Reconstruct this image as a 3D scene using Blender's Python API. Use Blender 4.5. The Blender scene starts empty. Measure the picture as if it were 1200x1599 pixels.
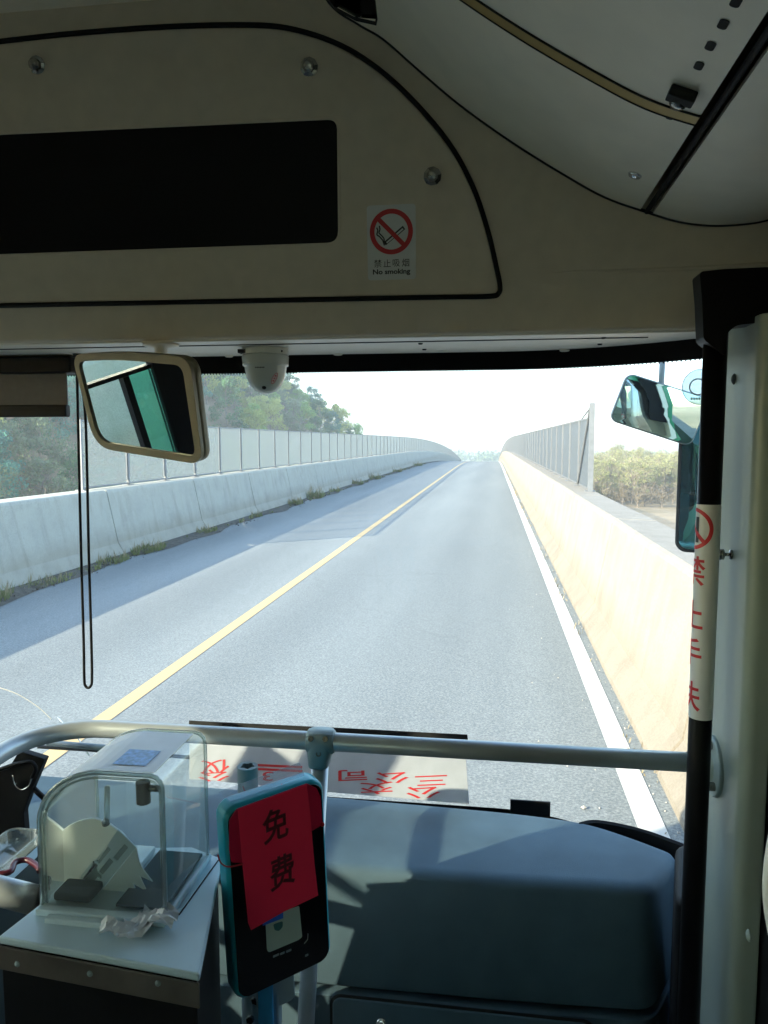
import bpy, math, random
from mathutils import Vector, Matrix
from mathutils.geometry import tessellate_polygon
R = math.radians
random.seed(7)
scene = bpy.context.scene
COL = scene.collection

# ------------------------------------------------------------------ camera
CAMH = 2.1
F = 1180.0
YAW, PIT = R(8.1), R(5.33)
cam = bpy.data.cameras.new("camera")
camo = bpy.data.objects.new("camera", cam)
COL.objects.link(camo)
scene.camera = camo
cam.sensor_fit = 'VERTICAL'
cam.sensor_height = 36.0
cam.lens = F / 1599.0 * 36.0
cam.clip_start = 0.02
cam.clip_end = 4000
camo.location = (0, 0, CAMH)
camo.rotation_euler = (R(90) - PIT, 0, YAW)

# ------------------------------------------------------------------ sky and sun
SUN_EL, SUN_BACK = 22.0, 38.0          # sun from the left, a little behind
EXPOSURE = 2.62
SKY = 0.135
SUNS = 3.1
world = bpy.data.worlds.new("World")
scene.world = world
world.use_nodes = True
wn = world.node_tree
sky = wn.nodes.new('ShaderNodeTexSky')
sky.sky_type = 'NISHITA'
sky.sun_disc = False
sky.sun_elevation = R(SUN_EL)
tosun = Vector((-math.cos(R(SUN_BACK)) * math.cos(R(SUN_EL)), -math.sin(R(SUN_BACK)) * math.cos(R(SUN_EL)), math.sin(R(SUN_EL))))
sky.sun_rotation = math.atan2(tosun.x, tosun.y)
sky.altitude = 200
sky.air_density = 1.0
sky.dust_density = 1.0
sky.ozone_density = 1.0
wn.links.new(sky.outputs[0], wn.nodes['Background'].inputs[0])
wn.nodes['Background'].inputs[1].default_value = SKY
sl = bpy.data.lights.new("sun", 'SUN')
sl.energy = SUNS
sl.angle = R(0.5)
sl.color = (1.0, 0.85, 0.66)
so = bpy.data.objects.new("sun", sl)
COL.objects.link(so)
so.rotation_euler = tosun.to_track_quat('Z', 'Y').to_euler()
vs = scene.view_settings
vs.view_transform = 'Standard'
vs.look = 'None'
vs.exposure = EXPOSURE
vs.gamma = 1.0
vs.use_curve_mapping = False
scene.cycles.use_denoising = True
scene.cycles.max_bounces = 10
scene.cycles.diffuse_bounces = 5
scene.cycles.transparent_max_bounces = 24
scene.cycles.sample_clamp_indirect = 4.0
scene.cycles.caustics_reflective = False
scene.cycles.caustics_refractive = False

# ------------------------------------------------------------------ helpers
_R = Vector((math.cos(YAW), math.sin(YAW), 0))
_FH = Vector((-math.sin(YAW), math.cos(YAW), 0))
_Z = Vector((0, 0, 1))
_FW = _FH * math.cos(PIT) - _Z * math.sin(PIT)
_U = _FH * math.sin(PIT) + _Z * math.cos(PIT)
EYE = Vector((0, 0, CAMH))
def ray(x, y): return _FW + _R * ((x - 600) / F) + _U * ((799.5 - y) / F)
def onY(x, y, Y): d = ray(x, y); return EYE + d * (Y / d.y)
def onZ(x, y, z): d = ray(x, y); return EYE + d * ((z - CAMH) / d.z)
def onX(x, y, X): d = ray(x, y); return EYE + d * (X / d.x)
def onP(x, y, o, n):
    d = ray(x, y); return EYE + d * ((o - EYE).dot(n) / d.dot(n))

class MB:
    def __init__(s): s.v = []; s.f = []
    def add(s, vs, fs):
        b = len(s.v); s.v += [Vector(p) for p in vs]; s.f += [[b + i for i in f] for f in fs]
    def box(s, lo, hi):
        x0, y0, z0 = lo; x1, y1, z1 = hi
        s.add([(x0,y0,z0),(x1,y0,z0),(x1,y1,z0),(x0,y1,z0),(x0,y0,z1),(x1,y0,z1),(x1,y1,z1),(x0,y1,z1)],
              [(0,3,2,1),(4,5,6,7),(0,1,5,4),(1,2,6,5),(2,3,7,6),(3,0,4,7)])
        return s
    def fbox(s, o, u, v, n, du, dv, dn):      # box on a frame, o = corner
        p = [o + u*a*du + v*b*dv + n*c*dn for c in (0,1) for b in (0,1) for a in (0,1)]
        s.add(p, [(0,2,3,1),(4,5,7,6),(0,1,5,4),(1,3,7,5),(3,2,6,7),(2,0,4,6)])
        return s
    def rings(s, rings, closed=True, caps=True, loop=False):
        n = len(rings[0]); vs = [p for r in rings for p in r]; fs = []
        m = len(rings)
        for i in range(m if loop else m - 1):
            j2 = (i + 1) % m
            for j in range(n if closed else n - 1):
                k = (j + 1) % n
                fs.append((i*n+j, i*n+k, j2*n+k, j2*n+j))
        if caps and not loop:
            fs.append(tuple(range(n-1, -1, -1))); fs.append(tuple((m-1)*n + j for j in range(n)))
        s.add(vs, fs); return s
    def tube(s, pts, r, seg=12, caps=True, loop=False):
        pts = [Vector(p) for p in pts]; rs = r if isinstance(r, (list, tuple)) else [r]*len(pts)
        out = []; up = None
        for i, p in enumerate(pts):
            if loop: t = (pts[(i+1) % len(pts)] - pts[i-1]).normalized()
            else: t = (pts[min(i+1, len(pts)-1)] - pts[max(i-1, 0)]).normalized()
            if up is None:
                up = Vector((0,0,1)) if abs(t.z) < .9 else Vector((1,0,0))
            a = t.cross(up).normalized(); up = a.cross(t).normalized()
            out.append([p + (a*math.cos(2*math.pi*k/seg) + up*math.sin(2*math.pi*k/seg))*rs[i] for k in range(seg)])
        return s.rings(out, True, caps, loop)
    def lathe(s, o, ax, prof, seg=24):          # prof: (r, h)
        ax = Vector(ax).normalized(); a = ax.orthogonal().normalized(); b = ax.cross(a); o = Vector(o)
        out = [[o + ax*h + (a*math.cos(2*math.pi*k/seg) + b*math.sin(2*math.pi*k/seg))*max(r, 1e-5) for k in range(seg)] for r, h in prof]
        return s.rings(out)
    def prism(s, o, u, v, n, poly, t, holes=()):   # poly of (a,b); solid from o to o+n*t
        polys = [poly] + list(holes)
        pts = [[o + u*a + v*b for a, b in pl] for pl in polys]
        tri = tessellate_polygon([[Vector((a, b, 0)) for a, b in pl] for pl in polys])
        flat = [p for pl in pts for p in pl]; m = len(flat)
        vs = flat + [p + n*t for p in flat]
        fs = []
        if not holes:
            fs.append(tuple(range(m-1, -1, -1))); fs.append(tuple(range(m, 2*m)))
        else:
            for a, b, c in tri: fs.append((c, b, a)); fs.append((a+m, b+m, c+m))
        k = 0
        for pl in polys:
            q = len(pl)
            for i in range(q):
                j = (i+1) % q
                fs.append((k+i, k+j, k+j+m, k+i+m))
            k += q
        s.add(vs, fs); return s
    def sphere(s, c, r, seg=12, rg=8, sc=(1,1,1)):
        c = Vector(c); out = []
        for i in range(rg+1):
            th = math.pi*i/rg
            out.append([c + Vector((sc[0]*r*max(math.sin(th),1e-3)*math.cos(2*math.pi*k/seg), sc[1]*r*max(math.sin(th),1e-3)*math.sin(2*math.pi*k/seg), sc[2]*r*math.cos(th))) for k in range(seg)])
        return s.rings(out)
    def build(s, name, mat, parent=None, smooth=False, bevel=0, seg=2, fixn=True, label=None):
        c = sum(s.v, Vector()) / len(s.v)
        me = bpy.data.meshes.new(name)
        me.from_pydata([p - c for p in s.v], [], s.f)
        me.materials.append(mat)
        if fixn:
            import bmesh
            bm = bmesh.new(); bm.from_mesh(me); bmesh.ops.recalc_face_normals(bm, faces=bm.faces); bm.to_mesh(me); bm.free()
        if smooth:
            me.shade_smooth() if hasattr(me, 'shade_smooth') else [setattr(p, 'use_smooth', True) for p in me.polygons]
        o = bpy.data.objects.new(name, me); COL.objects.link(o)
        off = Vector((0,0,0)); q = parent
        while q is not None: off += Vector(q.location); q = q.parent
        o.parent = parent; o.location = c - off
        if bevel:
            b = o.modifiers.new('bevel', 'BEVEL'); b.width = bevel; b.segments = seg; b.limit_method = 'ANGLE'; b.angle_limit = R(35)
            me.shade_smooth() if hasattr(me, 'shade_smooth') else None
            w = o.modifiers.new('wn', 'WEIGHTED_NORMAL'); w.keep_sharp = False
        if label: o['label'] = label
        return o

def tag(o, label, cat=None, group=None):
    o['label'] = label
    if cat: o['category'] = cat
    if group: o['group'] = group
    return o
def struct(o): o['kind'] = 'structure'; return o
def thing(name, loc, label, cat, group=None):
    o = bpy.data.objects.new(name, None); o.empty_display_size = .1; COL.objects.link(o); o.location = loc
    return tag(o, label, cat, group)
def rrect(a0, b0, a1, b1, r, n=6):
    out = []
    for cx, cy, st in ((a1-r, b1-r, 0), (a0+r, b1-r, 90), (a0+r, b0+r, 180), (a1-r, b0+r, 270)):
        for k in range(n+1):
            t = R(st + 90*k/n); out.append((cx + r*math.cos(t), cy + r*math.sin(t)))
    return out
def rpoly(pts, r, n=5):
    out = []; m = len(pts); rs = r if isinstance(r, (list, tuple)) else [r]*m
    for i in range(m):
        p = Vector(pts[i]); a = Vector(pts[i-1]) - p; b = Vector(pts[(i+1) % m]) - p
        rr = rs[i]
        if rr <= 0: out.append(tuple(p)); continue
        d = min(rr, a.length*.49, b.length*.49); a.normalize(); b.normalize()
        p0 = p + a*d; p1 = p + b*d
        for k in range(n+1):
            t = k/n; out.append(tuple(p0*(1-t)**2 + p*(2*t*(1-t)) + p1*t*t))
    return out
def spline(pts, n=8):      # Catmull-Rom
    pts = [Vector(p) for p in pts]; out = []
    for i in range(len(pts)-1):
        p0 = pts[max(i-1,0)]; p1 = pts[i]; p2 = pts[i+1]; p3 = pts[min(i+2,len(pts)-1)]
        for k in range(n):
            t = k/n
            out.append(.5*((2*p1) + (p2-p0)*t + (2*p0-5*p1+4*p2-p3)*t*t + (3*p1-p0-3*p2+p3)*t**3))
    out.append(pts[-1]); return out
def text(body, size, o, u, v, n, mat, parent, name='lettering', sx=1.0, sy=1.0, bold=0.0, align='CENTER', lift=.0006, depth=.0003, shear=0):
    cu = bpy.data.curves.new('t', 'FONT'); cu.body = body; cu.size = size; cu.align_x = align; cu.align_y = 'CENTER'
    cu.offset = bold; cu.extrude = depth; cu.shear = shear; cu.resolution_u = 3
    t = bpy.data.objects.new('t', cu); COL.objects.link(t)
    bpy.context.view_layer.update()
    me = bpy.data.meshes.new_from_object(t.evaluated_get(bpy.context.evaluated_depsgraph_get()))
    bpy.data.objects.remove(t)
    mb = MB(); base = o + n*lift
    xx = [p.co.x for p in me.vertices]; yy = [p.co.y for p in me.vertices]; mx_, my_ = (min(xx)+max(xx))/2, (min(yy)+max(yy))/2
    mb.add([base + u*((p.co.x-mx_)*sx) + v*((p.co.y-my_)*sy) + n*p.co.z for p in me.vertices], [list(f.vertices) for f in me.polygons])
    return mb.build(name, mat, parent, fixn=False)

# ------------------------------------------------------------------ materials
def newmat(name):
    m = bpy.data.materials.new(name); m.use_nodes = True
    return m, m.node_tree, m.node_tree.nodes['Principled BSDF']
def mat(name, col, rough=.5, metal=0, var=.08, scale=8, bump=0, bscale=200, spec=.5, coat=0, streak=None, obj=True):
    m, nt, b = newmat(name)
    N = nt.nodes; L = nt.links
    b.inputs['Roughness'].default_value = rough; b.inputs['Metallic'].default_value = metal
    b.inputs['Specular IOR Level'].default_value = spec
    b.inputs['Coat Weight'].default_value = coat
    tc = N.new('ShaderNodeTexCoord'); no = N.new('ShaderNodeTexNoise'); no.inputs['Scale'].default_value = scale; no.inputs['Detail'].default_value = 5
    src = tc.outputs['Object']
    L.new(src, no.inputs['Vector'])
    r = N.new('ShaderNodeValToRGB')
    r.color_ramp.elements[0].position = .3; r.color_ramp.elements[1].position = .7
    r.color_ramp.elements[0].color = tuple(max(0, c*(1-var)) for c in col[:3]) + (1,)
    r.color_ramp.elements[1].color = tuple(min(1, c*(1+var)) for c in col[:3]) + (1,)
    L.new(no.outputs['Fac'], r.inputs['Fac']); L.new(r.outputs[0], b.inputs['Base Color'])
    if bump:
        n2 = N.new('ShaderNodeTexNoise'); n2.inputs['Scale'].default_value = bscale; n2.inputs['Detail'].default_value = 3
        L.new(src, n2.inputs['Vector'])
        bu = N.new('ShaderNodeBump'); bu.inputs['Strength'].default_value = bump; bu.inputs['Distance'].default_value = .002
        L.new(n2.outputs['Fac'], bu.inputs['Height']); L.new(bu.outputs[0], b.inputs['Normal'])
    return m
def glassmat(name, tint=(1,1,1), refl=1.0, milk=0.0, milkcol=(.8,.85,.85), rough=.0):
    m = bpy.data.materials.new(name); m.use_nodes = True; nt = m.node_tree; N = nt.nodes; L = nt.links
    N.remove(N['Principled BSDF']); out = N['Material Output']
    tr = N.new('ShaderNodeBsdfTransparent'); tr.inputs[0].default_value = (*tint, 1)
    gl = N.new('ShaderNodeBsdfGlossy'); gl.inputs['Roughness'].default_value = rough
    fr = N.new('ShaderNodeFresnel'); fr.inputs[0].default_value = 1.5
    mu = N.new('ShaderNodeMath'); mu.operation = 'MULTIPLY'; mu.inputs[1].default_value = refl; L.new(fr.outputs[0], mu.inputs[0])
    mx = N.new('ShaderNodeMixShader'); L.new(mu.outputs[0], mx.inputs[0]); L.new(tr.outputs[0], mx.inputs[1]); L.new(gl.outputs[0], mx.inputs[2])
    last = mx
    if milk:
        df = N.new('ShaderNodeBsdfDiffuse'); df.inputs[0].default_value = (*milkcol, 1)
        tl = N.new('ShaderNodeBsdfTranslucent'); tl.inputs[0].default_value = (*milkcol, 1)
        ms = N.new('ShaderNodeMixShader'); ms.inputs[0].default_value = .5; L.new(df.outputs[0], ms.inputs[1]); L.new(tl.outputs[0], ms.inputs[2])
        m2 = N.new('ShaderNodeMixShader'); m2.inputs[0].default_value = milk
        L.new(mx.outputs[0], m2.inputs[1]); L.new(ms.outputs[0], m2.inputs[2]); last = m2
    L.new(last.outputs[0], out.inputs[0])
    return m

def ramp(N, stops):
    r = N.new('ShaderNodeValToRGB'); e = r.color_ramp.elements
    e[0].position = stops[0][0]; e[0].color = (*stops[0][1], 1); e[1].position = stops[1][0]; e[1].color = (*stops[1][1], 1)
    for p, c in stops[2:]:
        q = e.new(p); q.color = (*c, 1)
    return r
def asphalt():
    m, nt, b = newmat('asphalt'); N = nt.nodes; L = nt.links
    tc = N.new('ShaderNodeTexCoord')
    n1 = N.new('ShaderNodeTexNoise'); n1.inputs['Scale'].default_value = 55; n1.inputs['Detail'].default_value = 6; n1.inputs['Roughness'].default_value = .8
    r1 = ramp(N, [(.32, (.085,.098,.10)), (.70, (.30,.32,.315))]); r1.color_ramp.elements.new(.5).color = (.160,.182,.188,1)
    L.new(tc.outputs['Object'], n1.inputs['Vector']); L.new(n1.outputs['Fac'], r1.inputs[0])
    mp = N.new('ShaderNodeMapping'); mp.inputs['Scale'].default_value = (.9, .07, 1); L.new(tc.outputs['Object'], mp.inputs[0])
    n2 = N.new('ShaderNodeTexNoise'); n2.inputs['Scale'].default_value = 1.1; n2.inputs['Detail'].default_value = 4; L.new(mp.outputs[0], n2.inputs['Vector'])
    r2 = ramp(N, [(.3, (.86,.87,.88)), (.7, (1.12,1.11,1.10))]); L.new(n2.outputs['Fac'], r2.inputs[0])
    mm = N.new('ShaderNodeMix'); mm.data_type = 'RGBA'; mm.blend_type = 'MULTIPLY'; mm.inputs[0].default_value = 1
    L.new(r1.outputs[0], mm.inputs[6]); L.new(r2.outputs[0], mm.inputs[7]); L.new(mm.outputs[2], b.inputs['Base Color'])
    sp_ = N.new('ShaderNodeSeparateXYZ'); ge = N.new('ShaderNodeNewGeometry'); L.new(ge.outputs['Position'], sp_.inputs[0])
    wv = N.new('ShaderNodeMath'); wv.operation = 'MULTIPLY_ADD'; wv.inputs[1].default_value = 3.55; wv.inputs[2].default_value = .55; L.new(sp_.outputs['X'], wv.inputs[0])
    sn_ = N.new('ShaderNodeMath'); sn_.operation = 'SINE'; L.new(wv.outputs[0], sn_.inputs[0])
    r4 = ramp(N, [(.0, (.94,.94,.94)), (1, (1.04,1.04,1.04))]); mr_ = N.new('ShaderNodeMapRange'); mr_.inputs[1].default_value = -1; L.new(sn_.outputs[0], mr_.inputs[0]); L.new(mr_.outputs[0], r4.inputs[0])
    m5 = N.new('ShaderNodeMix'); m5.data_type = 'RGBA'; m5.blend_type = 'MULTIPLY'; m5.inputs[0].default_value = 1
    L.new(mm.outputs[2], m5.inputs[6]); L.new(r4.outputs[0], m5.inputs[7])
    vo = N.new('ShaderNodeTexVoronoi'); vo.feature = 'DISTANCE_TO_EDGE'; vo.inputs['Scale'].default_value = .16
    n6 = N.new('ShaderNodeTexNoise'); n6.inputs['Scale'].default_value = 1.5; n6.inputs['Detail'].default_value = 8; L.new(tc.outputs['Object'], n6.inputs[0])
    vm_ = N.new('ShaderNodeVectorMath'); vm_.operation = 'MULTIPLY_ADD'; vm_.inputs[1].default_value = (1.2,1.2,0); L.new(n6.outputs['Color'], vm_.inputs[0]); L.new(tc.outputs['Object'], vm_.inputs[2]); L.new(vm_.outputs[0], vo.inputs['Vector'])
    r7 = ramp(N, [(.0008, (.90,.90,.90)), (.0022, (1,1,1))]); L.new(vo.outputs['Distance'], r7.inputs[0])
    m8 = N.new('ShaderNodeMix'); m8.data_type = 'RGBA'; m8.blend_type = 'MULTIPLY'; m8.inputs[0].default_value = 1
    L.new(m5.outputs[2], m8.inputs[6]); L.new(r7.outputs[0], m8.inputs[7]); L.new(m8.outputs[2], b.inputs['Base Color'])
    b.inputs['Roughness'].default_value = .8
    bu = N.new('ShaderNodeBump'); bu.inputs['Strength'].default_value = .5; bu.inputs['Distance'].default_value = .006
    L.new(n1.outputs['Fac'], bu.inputs['Height']); L.new(bu.outputs[0], b.inputs['Normal'])
    return m
def concrete(name, base, dark, scale=1.0):
    m, nt, b = newmat(name); N = nt.nodes; L = nt.links
    tc = N.new('ShaderNodeTexCoord')
    n1 = N.new('ShaderNodeTexNoise'); n1.inputs['Scale'].default_value = 2.2*scale; n1.inputs['Detail'].default_value = 9; n1.inputs['Roughness'].default_value = .65
    L.new(tc.outputs['Object'], n1.inputs['Vector'])
    r1 = ramp(N, [(.32, dark), (.55, base)]); L.new(n1.outputs['Fac'], r1.inputs[0])
    mp = N.new('ShaderNodeMapping'); mp.inputs['Scale'].default_value = (3, 3, .25); L.new(tc.outputs['Object'], mp.inputs[0])
    n2 = N.new('ShaderNodeTexNoise'); n2.inputs['Scale'].default_value = 1.6; n2.inputs['Detail'].default_value = 6; n2.inputs['Distortion'].default_value = .6
    L.new(mp.outputs[0], n2.inputs['Vector'])
    r2 = ramp(N, [(.28, (.86,.85,.83)), (.5, (1,1,1))]); L.new(n2.outputs['Fac'], r2.inputs[0])
    n3 = N.new('ShaderNodeTexNoise'); n3.inputs['Scale'].default_value = 60; n3.inputs['Detail'].default_value = 4; L.new(tc.outputs['Object'], n3.inputs['Vector'])
    r3 = ramp(N, [(.3, (.85,.85,.85)), (.6, (1.03,1.03,1.03))]); L.new(n3.outputs['Fac'], r3.inputs[0])
    a = N.new('ShaderNodeMix'); a.data_type = 'RGBA'; a.blend_type = 'MULTIPLY'; a.inputs[0].default_value = 1
    c = N.new('ShaderNodeMix'); c.data_type = 'RGBA'; c.blend_type = 'MULTIPLY'; c.inputs[0].default_value = 1
    L.new(r1.outputs[0], a.inputs[6]); L.new(r2.outputs[0], a.inputs[7]); L.new(a.outputs[2], c.inputs[6]); L.new(r3.outputs[0], c.inputs[7])
    ge = N.new('ShaderNodeNewGeometry'); sx = N.new('ShaderNodeSeparateXYZ'); L.new(ge.outputs['Position'], sx.inputs[0])
    n9 = N.new('ShaderNodeTexNoise'); n9.inputs['Scale'].default_value = 1.3; n9.inputs['Detail'].default_value = 8; n9.inputs['Roughness'].default_value = .7; L.new(ge.outputs['Position'], n9.inputs['Vector'])
    ma = N.new('ShaderNodeMath'); ma.operation = 'MULTIPLY_ADD'; ma.inputs[1].default_value = -.55; L.new(n9.outputs['Fac'], ma.inputs[0]); L.new(sx.outputs['Z'], ma.inputs[2])
    r9 = ramp(N, [(.0, (.84,.81,.76)), (.28, (1,1,1))]); L.new(ma.outputs[0], r9.inputs[0])
    c9 = N.new('ShaderNodeMix'); c9.data_type = 'RGBA'; c9.blend_type = 'MULTIPLY'; c9.inputs[0].default_value = 1
    L.new(c.outputs[2], c9.inputs[6]); L.new(r9.outputs[0], c9.inputs[7])
    L.new(c9.outputs[2], b.inputs['Base Color']); b.inputs['Roughness'].default_value = .85
    bu = N.new('ShaderNodeBump'); bu.inputs['Strength'].default_value = .35; bu.inputs['Distance'].default_value = .01
    L.new(n1.outputs['Fac'], bu.inputs['Height']); L.new(bu.outputs[0], b.inputs['Normal'])
    return m
def paint(name, col, hole):
    m, nt, b = newmat(name); N = nt.nodes; L = nt.links
    tc = N.new('ShaderNodeTexCoord')
    n1 = N.new('ShaderNodeTexNoise'); n1.inputs['Scale'].default_value = 14; n1.inputs['Detail'].default_value = 10; n1.inputs['Roughness'].default_value = .8
    L.new(tc.outputs['Object'], n1.inputs['Vector'])
    r1 = ramp(N, [(.30, hole), (.42, col)]); L.new(n1.outputs['Fac'], r1.inputs[0])
    L.new(r1.outputs[0], b.inputs['Base Color']); b.inputs['Roughness'].default_value = .7
    return m
def foliage(name, c0, c1, trans=.25):
    m, nt, b = newmat(name); N = nt.nodes; L = nt.links
    tc = N.new('ShaderNodeTexCoord'); oi = N.new('ShaderNodeObjectInfo')
    n1 = N.new('ShaderNodeTexNoise'); n1.inputs['Scale'].default_value = .9; n1.inputs['Detail'].default_value = 3; L.new(tc.outputs['Object'], n1.inputs['Vector'])
    ad = N.new('ShaderNodeMath'); ad.operation = 'MULTIPLY_ADD'; ad.inputs[1].default_value = .6; L.new(oi.outputs['Random'], ad.inputs[0])
    sb = N.new('ShaderNodeMath'); sb.operation = 'SUBTRACT'; sb.inputs[1].default_value = .3; L.new(n1.outputs['Fac'], sb.inputs[0]); L.new(sb.outputs[0], ad.inputs[2])
    r1 = ramp(N, [(.1, c0), (.75, c1)]); L.new(ad.outputs[0], r1.inputs[0]); L.new(r1.outputs[0], b.inputs['Base Color'])
    b.inputs['Roughness'].default_value = .7
    b.inputs['Specular IOR Level'].default_value = .2
    tl = N.new('ShaderNodeBsdfTranslucent'); L.new(r1.outputs[0], tl.inputs[0])
    mx = N.new('ShaderNodeMixShader'); mx.inputs[0].default_value = trans
    L.new(b.outputs[0], mx.inputs[1]); L.new(tl.outputs[0], mx.inputs[2]); L.new(mx.outputs[0], N['Material Output'].inputs[0])
    return m

M = {}
M['asphalt'] = asphalt()
M['whiteline'] = paint('white_paint', (.50,.50,.48), (.30,.30,.30))
M['yellowline'] = paint('yellow_paint', (.46,.34,.17), (.30,.27,.20))
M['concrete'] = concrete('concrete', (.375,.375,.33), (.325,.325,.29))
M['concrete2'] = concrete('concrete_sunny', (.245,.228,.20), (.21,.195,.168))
M['field'] = mat('dry_field', (.24,.19,.13), .9, var=.35, scale=.05)
M['hillsoil'] = mat('leaf_litter', (.15,.14,.09), .9, var=.35, scale=.08)
M['dirt'] = mat('dirt', (.06,.055,.045), .95, var=.6, scale=9, bump=1, bscale=40)
M['galv'] = mat('galvanised_steel', (.19,.205,.225), .5, .5, .1, 12)
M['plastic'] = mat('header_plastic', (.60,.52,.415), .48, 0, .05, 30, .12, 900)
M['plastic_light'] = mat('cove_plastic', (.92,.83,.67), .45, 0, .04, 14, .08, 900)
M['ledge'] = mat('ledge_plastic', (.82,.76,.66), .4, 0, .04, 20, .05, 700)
M['black'] = mat('black_rubber', (.006,.006,.007), .6, 0, .1, 30, .1, 400, spec=.2)
M['blackgloss'] = mat('black_gloss', (.003,.003,.004), .45, 0, .1, 20, spec=.15)
M['frit'] = mat('black_ceramic_band', (.003,.003,.004), .6, 0, .1, 40, spec=.1)
M['dash'] = mat('dash_plastic', (.078,.125,.162), .6, 0, .12, 9, .5, 1100, spec=.18)
M['dashdark'] = mat('dash_plastic_dark', (.05,.06,.07), .5, 0, .1, 12, .3, 1200)
M['pillar'] = mat('pillar_plastic', (.24,.28,.245), .4, 0, .04, 10, .1, 700)
M['rail'] = mat('silver_tube', (.42,.45,.47), .33, .35, .05, 25)
M['casting'] = mat('grey_casting', (.26,.33,.34), .5, .1, .06, 30, .2, 600)
M['chrome'] = mat('chrome', (.75,.75,.75), .12, 1, .03, 20)
M['screw'] = mat('steel_screw', (.30,.29,.27), .22, .95, .05, 20)
M['gold'] = mat('brass_strip', (.42,.30,.11), .4, .3, .1, 20)
M['darkgap'] = mat('dark_gap', (.008,.008,.007), .8, 0, .1, 20)
M['mirrorframe'] = mat('bronze_plastic', (.20,.175,.11), .42, 0, .06, 20, .1, 600)
M['mirror'] = mat('silvered_glass', (.88,.90,.90), .0, 1, 0.0, 5)
M['mirrorg'] = mat('tinted_silvered_glass', (.62,.80,.80), .01, 1, 0.0, 5)
M['winghousing'] = mat('grey_mirror_housing', (.18,.22,.24), .4, 0, .05, 20)
M['winghousing2'] = mat('teal_mirror_back', (.03,.12,.13), .4, 0, .1, 20)
M['white'] = mat('white_sticker', (.62,.62,.62), .45, 0, .03, 20)
M['whiteboard'] = mat('board_white', (.38,.40,.46), .5, 0, .08, 16)
M['red'] = mat('red_ink', (.50,.012,.02), .5, 0, .05, 20)
M['redpaper'] = mat('red_paper', (.98,.02,.08), .6, 0, .05, 14)
M['redplastic'] = mat('red_plastic_sleeve', (.60,.012,.06), .35, 0, .08, 14)
M['ink'] = mat('black_ink', (.02,.015,.015), .6, 0, .1, 20)
M['inkred'] = mat('brush_ink_on_red', (.10,.006,.012), .6, 0, .3, 120)
M['cam'] = mat('camera_white', (.60,.62,.57), .35, 0, .03, 20)
M['camdome'] = mat('camera_dome', (.50,.53,.50), .22, 0, .03, 20)
M['teal'] = mat('teal_plastic', (.02,.42,.55), .3, 0, .05, 20)
M['screen'] = mat('reader_face', (.006,.007,.009), .12, 0, .1, 20)
M['lcd'] = mat('reader_label', (.42,.52,.48), .4, 0, .05, 20)
M['bluelabel'] = mat('blue_label', (.02,.12,.60), .4, 0, .05, 20)
M['bluebag'] = mat('blue_sheet', (.03,.28,.62), .5, 0, .15, 20)
M['enamel'] = mat('white_enamel', (.52,.66,.73), .35, 0, .04, 14)
M['steelband'] = mat('worn_steel_band', (.16,.14,.12), .4, .5, .25, 14)
M['blind'] = mat('blind_fabric', (.10,.10,.105), .7, 0, .08, 60, .3, 900)
M['floor'] = mat('bus_floor', (.32,.31,.29), .7, 0, .1, 10)
M['greenpaint'] = mat('green_bus_paint', (.05,.28,.14), .3, 0, .03, 5, coat=.5)
M['seatfab'] = mat('seat_fabric', (.05,.07,.14), .85, 0, .2, 60, .4, 500)
M['paperwhite'] = mat('white_paper', (.80,.82,.86), .6, 0, .05, 20)
M['chute'] = mat('milky_chute', (.78,.84,.83), .4, 0, .05, 20)
M['hole'] = mat('dark_hole', (.02,.03,.04), .9, 0, .1, 20)
M['glass'] = glassmat('windscreen_glass', (.93,.985,.94), .45)
M['sideglass'] = glassmat('green_side_glass', (.78,.88,.84), 1.0)
M['sideglass2'] = glassmat('deep_green_glass', (.50,.84,.74), 1.0)
M['acrylic'] = glassmat('clear_acrylic', (.93,.97,.96), 1.2, .10, (.75,.85,.85), .02)
M['acryledge'] = glassmat('acrylic_edge', (.80,.87,.86), 2.0, .16, (.75,.82,.80), .03)
M['claw'] = glassmat('clear_tape', (.95,.96,1), 1.5, .15)
M['bark'] = mat('bark', (.20,.18,.15), .9, 0, .3, 3)
M['barkpale'] = mat('pale_bark', (.22,.185,.145), .9, 0, .3, 3)

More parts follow.
